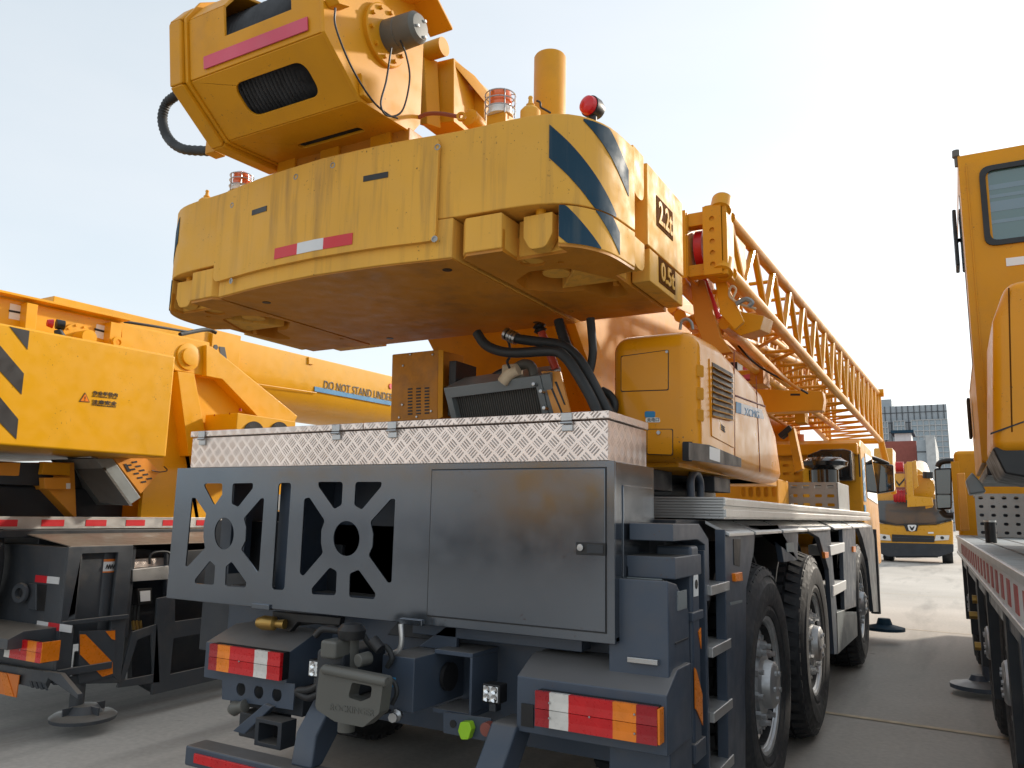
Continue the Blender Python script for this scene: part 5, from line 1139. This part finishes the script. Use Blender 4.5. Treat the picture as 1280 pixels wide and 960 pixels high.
q = rr([(-10, 838), (24, 844), (20, 872), (-10, 865)], 2.72); pz = prism('rear_marker', q, V(0, .006, 0), 'orange_roof', bx, .001); prism('marker_bar', [p+V(0, -.004, 0) for p in rr([(0, 840), (9, 842), (18, 871), (8, 869)], 2.72)], V(0, .003, 0), 'amber_lens', pz, 0)
# side frames behind the outrigger
lplate('side_block', [(165, 684), (208, 690), (208, 800), (196, 868), (165, 850)], LX-.15, .05, 'chassis_dark', bx)
holes('service_frame', [Vector((sx(a, b, LX).y, sx(a, b, LX).z)) for a, b in ((166, 790), (197, 780), (200, 853), (147, 860))], [[Vector((sx(a, b, LX).y, sx(a, b, LX).z)) for a, b in ((172, 800), (190, 793), (192, 843), (156, 850))]], (LX-.01, 0, 0), (0, 1, 0), (0, 0, 1), .02, 'chassis_left', bx, .003)
lplate('service_step', [(166, 712), (211, 707), (211, 724), (166, 727)], LX-.01, .3, 'alloy', lch, .003)
lplate('tread_patch', [(167, 700), (211, 697), (211, 706), (167, 710)], LX-.05, .3, 'tread_plate', lch, .002)
tube('step_handle', [sx(187, 705, LX), sx(188, 694, LX), sx(196, 690, LX), sx(211, 691, LX), sx(212, 705, LX)], .008, 'black', lch)
wl = lplate('work_lamp', [(172, 736), (190, 735), (190, 754), (173, 756)], LX-.05, .05, 'black', LC, .003); lplate('lamp_face', [(175, 739), (188, 738), (188, 751), (176, 752)], LX-.046, .003, 'white', wl, 0)
for i in range(3): tube('yellow_hose', [sx(166+4*i, 757, LX-.08), sx(164+4.5*i, 775, LX-.08), sx(168+4*i, 790, LX-.08)], .007, 'hose', wl, 6); 
for i in range(3): cyl('hose_end', sx(166+4.5*i, 776, LX-.07), sx(167+4.5*i, 787, LX-.07), .010, 'brass', wl, seg=8)
sb = [Vector((sx(a, b, LX).y, sx(a, b, LX).z)) for a, b in ((197, 748), (330, 722), (330, 836), (190, 869))]
h1 = [Vector((sx(a, b, LX).y, sx(a, b, LX).z)) for a, b in ((219, 748), (320, 738), (320, 763), (219, 777))]; h2 = [Vector((sx(a, b, LX).y, sx(a, b, LX).z)) for a, b in ((217, 798), (320, 780), (320, 820), (213, 843))]
holes('side_frame', sb, [h1, h2], (LX-.01, 0, 0), (0, 1, 0), (0, 0, 1), .02, 'chassis_left', lch, .003)
boxes('side_tank', [((LX-.5, LX-.12), (3.55, 5.2), (.20, .95)), ((LX-.5, LX-.12), (5.9, 7.2), (.3, .95))], 'chassis_dark', lch, .02)
lplate('long_skirt', [(208, 690), (330, 682), (420, 676), (420, 690), (330, 722), (208, 742)], LX-.02, .03, 'chassis_dark', lch)
lathe('spare_tyre', (sy(10, 720, 2.72).x-.53, 2.42, .92), (0, 1, 0), [(.28, 0), (.30, -.03), (.45, -.04), (.51, -.02), (.53, .02), (.53, .24), (.51, .28), (.3, .3), (.28, .2)], 'rubber', LC, 56)
for y in (5.55, 6.9, 10.0): put_wheel(WH, LC, -4.62, y)
# ================================================================== RIGHT CRANE
RC = root('crane_truck', (1.4, 6.5, 0), 'golden yellow crane truck cut by the right edge, teal cab window above silver deck', 'crane truck')
def rt(y, off, z): return V(.16-.0234*(y-2.7)+off, y, z)
def rprism(name, y0, y1, o0, o1, z0, z1, mat, par, bev=.004):
    return prism(name, [rt(y0, o0, z0), rt(y0, o1, z0), rt(y1, o1, z0), rt(y1, o0, z0)], V(0, 0, z1-z0), mat, par, bev)
rch = rprism('chassis', 1.6, 11.8, .45, 2.1, .55, 1.0, 'chassis_dark', RC)
rdk = rprism('silver_deck', 1.4, 9.6, .0, 2.5, 1.125, 1.16, 'grey_panel', RC)
rprism('deck_face', 1.4, 9.6, .0, .02, 1.00, 1.125, 'white_tape', rdk, .002); rprism('deck_lip', 1.4, 9.6, -.012, .02, .975, 1.0, 'alloy', rdk); rprism('deck_lip', 1.4, 9.6, -.012, .02, 1.127, 1.158, 'alloy', rdk)
for i in range(24): rprism('red_tape', 1.5+.29*i, 1.62+.29*i, -.003, 0, 1.015, 1.105, 'faded_tape', rdk, 0)
for i in range(12): rprism('deck_groove', 1.4, 9.5, .12+.18*i, .135+.18*i, 1.1602, 1.163, 'chassis_dark', rdk, 0)
rprism('fender', 1.6, 3.0, .03, .5, .5, .96, 'grey_panel', rch, .02)
prism('fender_bend', [rt(2.95, .03, .96), rt(3.25, .03, .96), rt(3.05, .03, .5), rt(2.95, .03, .5)], V(.45, 0, 0), 'grey_panel', rch, .01)
rprism('side_tank', 3.1, 3.85, .05, .5, .22, .92, 'chassis_dark', rch, .03); rprism('side_tank', 6.6, 7.9, .12, .5, .30, .92, 'chassis_dark', rch, .03); rprism('lower_skirt', 1.6, 3.0, .06, .5, .18, .50, 'chassis_dark', rch, .02)
rprism('side_rail', 3.0, 9.5, .03, .10, .86, .95, 'chassis', rch, .01)
rprism('ladder_post', 3.25, 3.35, .02, .12, .12, .96, 'chassis', rch); 
for y in (3.9, 5.2, 6.3, 8.0, 9.2): prism('mud_flap', [rt(y, .02, .35), rt(y, .02, .95), rt(y+.14, .02, .95), rt(y+.05, .02, .35)], V(.28, 0, 0), 'chassis_dark', rch, .003)
for y in (4.55, 5.95, 8.6): put_wheel(WH, RC, rt(y, .07, 0).x, y, True)
cyl('jack_cylinder', rt(7.2, .10, .12), rt(7.2, .10, 1.0), .055, 'chassis', RC)
for z, y in ((.75, 6.7), (.55, 7.6), (.4, 6.9)): cyl('small_fitting', rt(y, 0, z), rt(y, .06, z), .03, 'brass', rch, seg=10)
fq = sz(1213, 857, .06); lathe('foot_pad', (fq.x+.06, 7.2, .05), (0, 0, 1), [(0, 0), (.20, 0), (.20, .03), (.07, .06), (.05, .1), (0, .1)], 'chassis', RC, 36)
# slewing cab
CY = 5.0
cL = sy(1197, 198, CY); zt = cL.z; xl_ = cL.x
rcab = holes('operator_cab', [Vector(p) for p in rpoly([(xl_, 1.62), (xl_+1.0, 1.62), (xl_+1.0, zt+.02), (xl_, zt)], .04)], [rpoly([(sy(1234, 216, CY).x, sy(1234, 307, CY).z), (xl_+.88, sy(1234, 307, CY).z), (xl_+.88, sy(1234, 212, CY).z), (sy(1234, 216, CY).x, sy(1234, 212, CY).z)], .05)], (0, CY, 0), (1, 0, 0), (0, 0, 1), .03, 'yellow', RC, .005)
w0, w1, w2 = sy(1234, 307, CY).x, sy(1234, 307, CY).z, sy(1234, 212, CY).z
wf = holes('window_frame', rpoly([(w0-.012, w1-.012), (xl_+.90, w1-.012), (xl_+.90, w2+.012), (w0-.012, w2+.012)], .06), [rpoly([(w0+.018, w1+.018), (xl_+.86, w1+.018), (xl_+.86, w2-.018), (w0+.018, w2-.018)], .045)], (0, CY-.018, 0), (1, 0, 0), (0, 0, 1), .02, 'black', rcab, .004)
box('window_pane', (w0, xl_+.88), (CY-.008, CY), (w1, w2), 'glass_teal', wf, 0)
bm = bmesh.new()
for i, (z_, h_) in enumerate(((.12, .02), (.19, .06), (.27, .02), (.32, .03))): b_box(bm, (w0+.03, xl_+.86), (CY-.0095, CY-.0075), (w1+z_, w1+z_+h_))
finish('window_slats', bm, 'glass_blue', wf, 0)
b_ = box('cab_side', (xl_+.0, xl_+.03), (CY+.016, CY+1.5), (1.62, zt-.01), 'yellow', rcab); box('cab_roof', (xl_, xl_+1.0), (CY+.016, CY+1.7), (zt-.02, zt+.02), 'yellow', rcab)
box('side_glass', (xl_-.004, xl_), (CY+.2, CY+1.3), (2.2, zt-.15), 'glass_blue', rcab, 0)
prism('windscreen', [V(xl_+.02, CY+1.5, 2.0), V(xl_+.98, CY+1.5, 2.0), V(xl_+.98, CY+1.7, zt), V(xl_+.02, CY+1.7, zt)], V(0, .01, 0), 'glass_blue', rcab, 0)
box('cab_sticker', (sy(1257, 324, CY).x, sy(1280, 334, CY).x+.02), (CY-.018, CY-.0155), (sy(1257, 334, CY).z, sy(1257, 324, CY).z), 'white', rcab, 0)
box('cab_crease', (sy(1214, 300, CY).x, sy(1216, 300, CY).x), (CY-.02, CY-.012), (1.9, zt-.06), 'yellow', rcab, .002)
mm = box('cab_mirror', (xl_-.035, xl_-.012), (CY+.75, CY+.95), (sy(1190, 335, CY+.8).z, sy(1190, 265, CY+.8).z), 'black', rcab, .008)
tube('mirror_arm', [V(xl_-.02, CY+.85, sy(1190, 300, CY+.8).z), V(xl_+.01, CY+.8, sy(1190, 300, CY+.8).z)], .012, 'black', mm)
lathe('roof_lamp', (xl_-.005, CY+.05, zt), (0, 0, 1), [(0, -.03), (.012, -.03), (.012, .02), (.022, .03), (.02, .07), (0, .075)], 'motor_grey', rcab, 14)
box('lower_mirror', (xl_-.03, xl_-.01), (CY+1.0, CY+1.15), (1.85, 2.12), 'black', rcab, .01)
prism('cab_fender', [sy(*p, CY+.2) for p in ((1207, 600), (1215, 590), (1228, 605), (1233, 615), (1212, 618))], V(0, .3, 0), 'grey_panel', rcab, .01)
# engine hood beside the cab with a rounded corner
HYr = 3.95
a = sy(1252, 352, HYr); b = sy(1252, 560, HYr)
rh_ = prism('engine_hood', [V(sy(1236, 500, HYr).x, HYr, b.z-.02), V(1.6, HYr, b.z-.02), V(1.6, HYr, a.z+.06), V(sy(1258, 350, HYr).x, HYr, a.z), V(sy(1240, 390, HYr).x, HYr, sy(1240, 400, HYr).z)], V(0, .8, 0), 'yellow_gloss', RC, .05)
rh_.modifiers[0].segments = 5
for px, mt in (([(1260, 360), (1262, 360), (1266, 540), (1264, 540)], 'brown_red'),): prism('hood_gap', [p+V(0, 0, 0) for p in sys_(px, HYr-.001)], V(0, .003, 0), 'recess', rh_, 0)
prism('hood_band', sys_([(1238, 541), (1280, 526), (1280, 528), (1238, 543.5)], HYr-.002), V(0, .003, 0), 'black', rh_, 0)
prism('hood_base', sys_([(1240, 560), (1300, 545), (1300, 600), (1256, 592)], HYr+.02), V(0, .9, 0), 'black', rh_, .01)
prism('hood_underpan', [V(xl_+.02, CY-.02, 1.55), V(1.6, CY-.02, 1.55), V(1.6, CY-.02, 1.61), V(xl_+.02, CY-.02, 1.61)], V(0, 1.6, 0), 'black', rcab, .01)
# perforated step box on the deck
a, b = sy(1218, 617, 8.6), sy(1218, 661, 8.6)
sbx = slotted('perforated_step', a.x, a.x+1.5, 1.165, a.z+.0, 8.6, 16, 5, 'alloy_dull', RC, .4, .35); box('step_top', (a.x, a.x+1.5), (8.62, 9.3), (a.z-.02, a.z), 'alloy_dull', sbx); box('step_back', (a.x+.02, a.x+1.45), (8.9, 8.92), (1.165, a.z-.03), 'chassis', sbx)
q = sz(1220, 669, 1.165); cyl('deck_socket', (rt(6.4, .13, 0).x, 6.4, 1.16), (rt(6.4, .13, 0).x, 6.4, 1.30), .035, 'black', rdk); cyl('socket_rim', (rt(6.4, .13, 0).x, 6.4, 1.30), (rt(6.4, .13, 0).x, 6.4, 1.312), .038, 'alloy', rdk)
# driving cab at the front of that truck
dcab = box('driving_cab', (sy(1194, 600, 10.3).x, 2.3), (10.3, 12.0), (1.0, 2.1), 'yellow', RC, .05)
dm = prism('door_mirror', sys_([(1167, 585), (1190, 584), (1190, 637), (1170, 638)], 11.4), V(0, .15, 0), 'black_gloss', dcab, .03)
prism('mirror_glass', sys_([(1169.5, 588), (1188, 587), (1188, 617), (1171, 617)], 11.395), V(0, .006, 0), 'mirror_glass', dm, 0); prism('mirror_glass', sys_([(1171, 619), (1188, 619), (1188, 634), (1172, 635)], 11.395), V(0, .006, 0), 'glass_blue', dm, 0)
tube('mirror_arm', sys_([(1172, 584), (1176, 578), (1190, 576), (1206, 577)], 11.4), .035, 'black', dm); tube('mirror_arm', sys_([(1176, 638), (1182, 644), (1192, 645)], 11.4), .04, 'black', dm)
rp = prism('orange_post', sys_([(1196, 592), (1206, 591), (1212, 663), (1201, 663)], 9.6), V(0, .1, 0), 'bracket_orange', RC, .01)
boxes('post_panel', [((sy(1190, 600, 9.9).x, sy(1200, 600, 9.9).x), (9.9, 10.0), (1.2, 1.95))], 'yellow', rp)
# ================================================================== FACING CRANE
FY = 28.0
FC = root('crane_truck', (-1.1, 31, 0), 'yellow crane truck far down the lane facing us with a dark windscreen and two headlights', 'crane truck')
def fp_(name, px, y, d, mat, par, bev=.01, r=0):
    q = sys_(px, y)
    if r: q = [V(p[0], y, p[1]) for p in rpoly([(a.x, a.z) for a in q], r, 3)]
    return prism(name, q, V(0, d, 0), mat, par, bev)
fb_ = fp_('cab_body', [(1086, 652), (1120, 657), (1170, 656), (1191, 650), (1192, 690), (1086, 690)], FY, 2.0, 'yellow_front', FC, .05)
fp_('windscreen', [(1089, 626), (1182, 624), (1190, 650), (1170, 656), (1120, 658), (1094, 652)], FY+.15, .1, 'cab_glass', fb_, .02)
fp_('windscreen_base', [(1092, 648), (1120, 655), (1170, 653), (1189, 648), (1190, 651), (1148, 656), (1146, 664), (1133, 664), (1130, 657), (1092, 652)], FY-.03, .05, 'black', fb_, 0)
fp_('roof', [(1090, 618), (1182, 618), (1183, 626), (1089, 627)], FY+.3, 1.6, 'yellow_front', fb_)
for px in ([(1098, 667), (1112, 669), (1114, 676), (1098, 675)], [(1168, 676), (1170, 669), (1187, 669), (1186, 675)]): 
    h_ = fp_('headlight', px, FY-.04, .06, 'white_lens', fb_, .01)
    c = sum([sy(*p, FY-.05) for p in px], V(0, 0, 0))/4; cyl('lamp_bulb', c, c+V(0, .02, 0), .05, 'black', h_, seg=12)
fp_('grille', [(1115, 668), (1168, 670), (1168, 678), (1115, 677)], FY-.03, .04, 'black', fb_, 0)
fp_('grille_bar', [(1115, 671), (1168, 673), (1168, 674), (1115, 672)], FY-.04, .02, 'chassis_dark', fb_, 0)
# emblem: a disc broken by a chevron
em = fp_('emblem', [(1134, 656), (1146, 656), (1144, 663), (1140, 664.5), (1136, 663)], FY-.06, .03, 'white', fb_, .01, .04)
fp_('emblem_wing', [(1137, 657), (1140, 660), (1143, 657), (1143, 659), (1141, 663), (1139, 663), (1137, 659)], FY-.07, .012, 'black', em, 0)
fp_('bumper', [(1096, 678), (1192, 680), (1192, 690), (1175, 696), (1110, 696), (1096, 690)], FY-.02, .5, 'chassis_dark', fb_, .03)
fp_('name_strip', [(1160, 665), (1167, 665), (1167, 667), (1160, 667)], FY-.03, .03, 'white', fb_, 0)
fw = [lathe('wheel', (sy(px, 690, FY+.6).x, FY+.9, .44), (1, 0, 0), [(0, -.15), (.44, -.15), (.46, -.1), (.46, .1), (.44, .15), (0, .15)], 'rubber', FC, 28) for px in (1110, 1184)]
for px in (1134, 1150): lathe('wheel', (sy(px, 690, FY+2.5).x, FY+5, .44), (1, 0, 0), [(0, -.15), (.44, -.15), (.44, .15), (0, .15)], 'rubber', FC, 20)
fp_('axle_frame', [(1112, 690), (1180, 690), (1172, 697), (1120, 697)], FY+.5, .4, 'black', FC, 0)
jf = fp_('jib_frame', [(1133, 577), (1140, 577), (1142, 620), (1165, 622), (1167, 632), (1134, 634)], FY-.6, .3, 'yellow_front', FC, .02)
fp_('jib_bracket', [(1130, 580), (1145, 575), (1148, 608), (1140, 615), (1133, 612)], FY-.5, .3, 'yellow_front', jf, .02)
for px in ([(1119, 577), (1129, 577), (1129, 590), (1120, 590)], [(1117, 612), (1132, 612), (1132, 628), (1117, 628)]):
    q = sys_(px, FY-.3); bm = bmesh.new()
    for i in range(8): 
        t = i/8; b_cyl(bm, q[0].lerp(q[1], t)+(q[3]-q[0])*.5, q[0].lerp(q[1], t+.1)+(q[3]-q[0])*.5, (q[0].z-q[3].z)/2*(1 if i % 2 else .93), seg=20)
    finish('rope_drum', bm, 'red_drum', jf)
fp_('warning_board', [(1118, 592), (1131, 592), (1131, 609), (1118, 609)], FY-.4, .1, 'yellow_front', jf); fp_('board_chevron', [(1120, 600), (1124, 605), (1131, 597), (1131, 600), (1124, 608), (1120, 603)], FY-.41, .01, 'black', jf, 0)
c = [sy(1150, 605, FY), sy(1166, 622, FY+3)]
fbm = cyl('telescopic_boom', sy(1150, 610, FY+.2), sy(1150, 585, FY+8), .42, 'yellow_front', FC, .3); fp_('boom_top', [(1143, 582), (1168, 600), (1168, 625), (1143, 625)], FY+.6, 3, 'yellow_front', fbm, .1)
cyl('lamp_cluster', sy(1160, 598, FY), sy(1160, 590, FY), .15, 'black', fbm); fp_('hook_part', [(1155, 622), (1166, 622), (1166, 634), (1157, 636)], FY-.5, .2, 'yellow_front', jf)
fp_('slewing_cab', [(1092, 560), (1116, 560), (1116, 622), (1092, 622)], FY+1.5, 1.5, 'yellow_front', FC, .05)
# ================================================================== BUILDINGS
def bld(name, px, y, d, mat, label, cat='building'):
    q = sys_(px, y); x0, x1 = q[0].x, q[1].x; z1 = (q[0].z+q[1].z)/2
    o = box(name, (x0, x1), (y, y+d), (0, z1), mat, None, 0); tag(o, label, cat); return o, x0, x1, z1
TYD = 120
tw, x0, x1, z1 = bld('office_tower', [(1095, 508), (1183, 506)], TYD, 40, 'tower_grey', 'grey glazed office tower standing behind the brick red block', 'office tower')
a = sy(1101, 499, TYD); b = sy(1114, 505, TYD); box('roof_block', (x0, b.x), (TYD+.5, TYD+8), (z1, a.z), 'tower_grey', tw, 0)
def grid(name, px, y, nx, nz_, par, mt='glass_blue'):
    q = sys_(px, y); xa, xb, za, zb = q[0].x, q[1].x, q[2].z, q[0].z
    g_ = box(name, (xa, xb), (y-.4, y-.2), (za, zb), 'tower_glass', par, 0); bm = bmesh.new()
    for i in range(nx+1): x = xa+(xb-xa)*i/nx; b_box(bm, (x-.05, x+.05), (y-.6, y-.41), (za, zb))
    for i in range(nz_+1): z = za+(zb-za)*i/nz_; b_box(bm, (xa, xb), (y-.62, y-.43), (z-.05, z+.05))
    finish('mullions', bm, 'concrete_white', g_, 0); return g_
grid('window', [(1139, 526), (1184, 524), (1184, 600)], TYD, 6, 11, tw); grid('window', [(1117, 527), (1131, 527), (1131, 545)], TYD, 3, 3, tw); grid('window', [(1103, 528), (1110, 528), (1110, 550)], TYD, 2, 3, tw)
bm = bmesh.new()
q0, q1 = sy(1095, 515, TYD), sy(1183, 515, TYD)
for i in range(14): z = z1-1.0-i*1.35; b_box(bm, (x0, x1), (TYD-.06, TYD-.01), (z, z+.10))
for i in range(12): x = x0+(x1-x0)*(i+.5)/12; b_box(bm, (x-.05, x+.05), (TYD-.12, TYD-.065), (0, z1))
finish('cladding_joints', bm, 'chassis_left', tw, 0)
br_, x0, x1, z1 = bld('brick_block', [(1101, 552), (1145, 551)], 90, 20, 'brick', 'low brick red block in front of the grey office tower')
a = sy(1115, 544, 88); b = sy(1137, 550, 88); box('roof_light', (a.x, b.x), (92, 96), (z1, z1+1.0), 'white', br_, 0); box('roof_light_slab', (a.x-.3, b.x+.3), (91.5, 96.5), (z1+1.0, z1+1.3), 'blue_stripe', br_, 0)
bl_, x0, x1, z1 = bld('grey_block', [(1145.3, 551), (1157, 549)], 86, 20, 'tower_grey', 'narrow grey annex with a pale end wall right of the brick red block')
box('pale_wall', (x1, x1+.8), (85.5, 106), (0, z1+.4), 'concrete_white', bl_, 0)
bm = bmesh.new()
for i in range(10): b_box(bm, (x0, x1), (85.9, 85.99), (z1-1.2-i*1.2, z1-1.1-i*1.2))
finish('cladding_joints', bm, 'chassis_left', bl_, 0)
# ================================================================== GROUND, SKY, CAMERA
bm = bmesh.new(); s_ = 1500
vs = [bm.verts.new(p) for p in ((-s_, -s_, 0), (s_, -s_, 0), (s_, s_, 0), (-s_, s_, 0))]; bm.faces.new(vs); g = finish('ground', bm, 'yard_concrete', None, 0); tag(g, 'stained concrete yard paving under the cranes', None, None, 'structure')
bm = bmesh.new()
p, q = sz(1045, 893, 0), sz(1232, 920, 0); d = (q-p).normalized(); n_ = V(-d.y, d.x, 0)
def jl(c, d, a, b, w):
    n = V(-d.y, d.x, 0)*w/2; k = 40; L0 = None
    for i in range(k+1):
        t = a+(b-a)*i/k; c0 = c+d*t+n*(1+random.uniform(-.25, .25)); c1 = c+d*t-n*(1+random.uniform(-.25, .25))
        v0 = bm.verts.new((c0.x, c0.y, .004)); v1 = bm.verts.new((c1.x, c1.y, .004))
        if L0: bm.faces.new((L0[0], v0, v1, L0[1]))
        L0 = (v0, v1)
jl(p, d, -14, 14, .06)
for k in range(1, 9): jl(p+n_*5*k, d, -16, 16, .02)
for k in range(-2, 4): 
    bm2 = None
g2 = finish('ground_joint', bm, 'joint_sand', None, 0, recalc=True); tag(g2, 'sand filled joints across the concrete yard', None, None, 'structure')
bc = copy_tree(LC); bc.location = (-5.5, -8.5, 0); bc.rotation_euler = (0, 0, PI/2)  # unseen copy of the left crane, added for orange reflections in the cabinet
bc['label'] = 'bright yellow crane truck out of view, added for its reflection in the dark cabinet door'
for k in ('_used', '_local'):
    for o in bpy.data.objects:
        if k in o: del o[k]
w = bpy.data.worlds.new('World'); scene.world = w; w.use_nodes = True; t = w.node_tree
for n in list(t.nodes): t.nodes.remove(n)
out = t.nodes.new('ShaderNodeOutputWorld'); bg = t.nodes.new('ShaderNodeBackground'); sky = t.nodes.new('ShaderNodeTexSky'); sky.sky_type = 'NISHITA'
SUN_EL, SUN_AZ = math.radians(24), math.radians(27)     # azimuth measured from +Y towards +X
sky.sun_disc = False; sky.sun_elevation = SUN_EL; sky.sun_rotation = SUN_AZ; sky.air_density = 1.0; sky.dust_density = 1.5; sky.ozone_density = 1.2; sky.altitude = 0
bg.inputs[1].default_value = .15; hs_ = t.nodes.new('ShaderNodeHueSaturation'); hs_.inputs['Saturation'].default_value = .5; hs_.inputs['Value'].default_value = 1.15; t.links.new(sky.outputs[0], hs_.inputs['Color']); mxs = t.nodes.new('ShaderNodeMix'); mxs.data_type = 'RGBA'; mxs.inputs[0].default_value = .74; hz_ = t.nodes.new('ShaderNodeTexNoise'); hz_.inputs['Scale'].default_value = 2.2; hz_.inputs['Detail'].default_value = 5; tcw = t.nodes.new('ShaderNodeTexCoord'); mpw = t.nodes.new('ShaderNodeMapping'); mpw.inputs['Scale'].default_value = (1, 1, 3.5); t.links.new(tcw.outputs['Generated'], mpw.inputs[0]); t.links.new(mpw.outputs[0], hz_.inputs['Vector']); hr_ = t.nodes.new('ShaderNodeValToRGB'); hr_.color_ramp.elements[0].position = .3; hr_.color_ramp.elements[1].position = .7; hr_.color_ramp.elements[0].color = (2.38, 2.66, 2.82, 1); hr_.color_ramp.elements[1].color = (2.72, 2.88, 2.96, 1); t.links.new(hz_.outputs[0], hr_.inputs[0]); t.links.new(hr_.outputs[0], mxs.inputs[7]); t.links.new(hs_.outputs[0], mxs.inputs[6]); t.links.new(mxs.outputs[2], bg.inputs[0]); t.links.new(bg.outputs[0], out.inputs[0])
sl = bpy.data.lights.new('sun', 'SUN'); sl.energy = 2.0; sl.angle = math.radians(3); sl.color = (1, .90, .76); so = bpy.data.objects.new('sun', sl); COL.objects.link(so)
sd = V(math.sin(SUN_AZ)*math.cos(SUN_EL), math.cos(SUN_AZ)*math.cos(SUN_EL), math.sin(SUN_EL)); so.rotation_euler = sd.to_track_quat('Z', 'Y').to_euler(); so.location = (10, 10, 20)
cd = bpy.data.cameras.new('camera'); cam = bpy.data.objects.new('camera', cd); COL.objects.link(cam); scene.camera = cam
cd.sensor_width = 36; cd.lens = FPX/1280*36; cd.clip_start = .05; cd.clip_end = 4000
Rm = Matrix(((CAM_X.x, CAM_Y.x, CAM_Z.x), (CAM_X.y, CAM_Y.y, CAM_Z.y), (CAM_X.z, CAM_Y.z, CAM_Z.z)))
cam.matrix_world = Matrix.Translation(EYE) @ Rm.to_4x4()
vs_ = scene.view_settings; vs_.view_transform = 'Standard'; vs_.look = 'None'; vs_.gamma = 1; vs_.exposure = 1.0; vs_.use_curve_mapping = False
scene.render.engine = 'CYCLES'
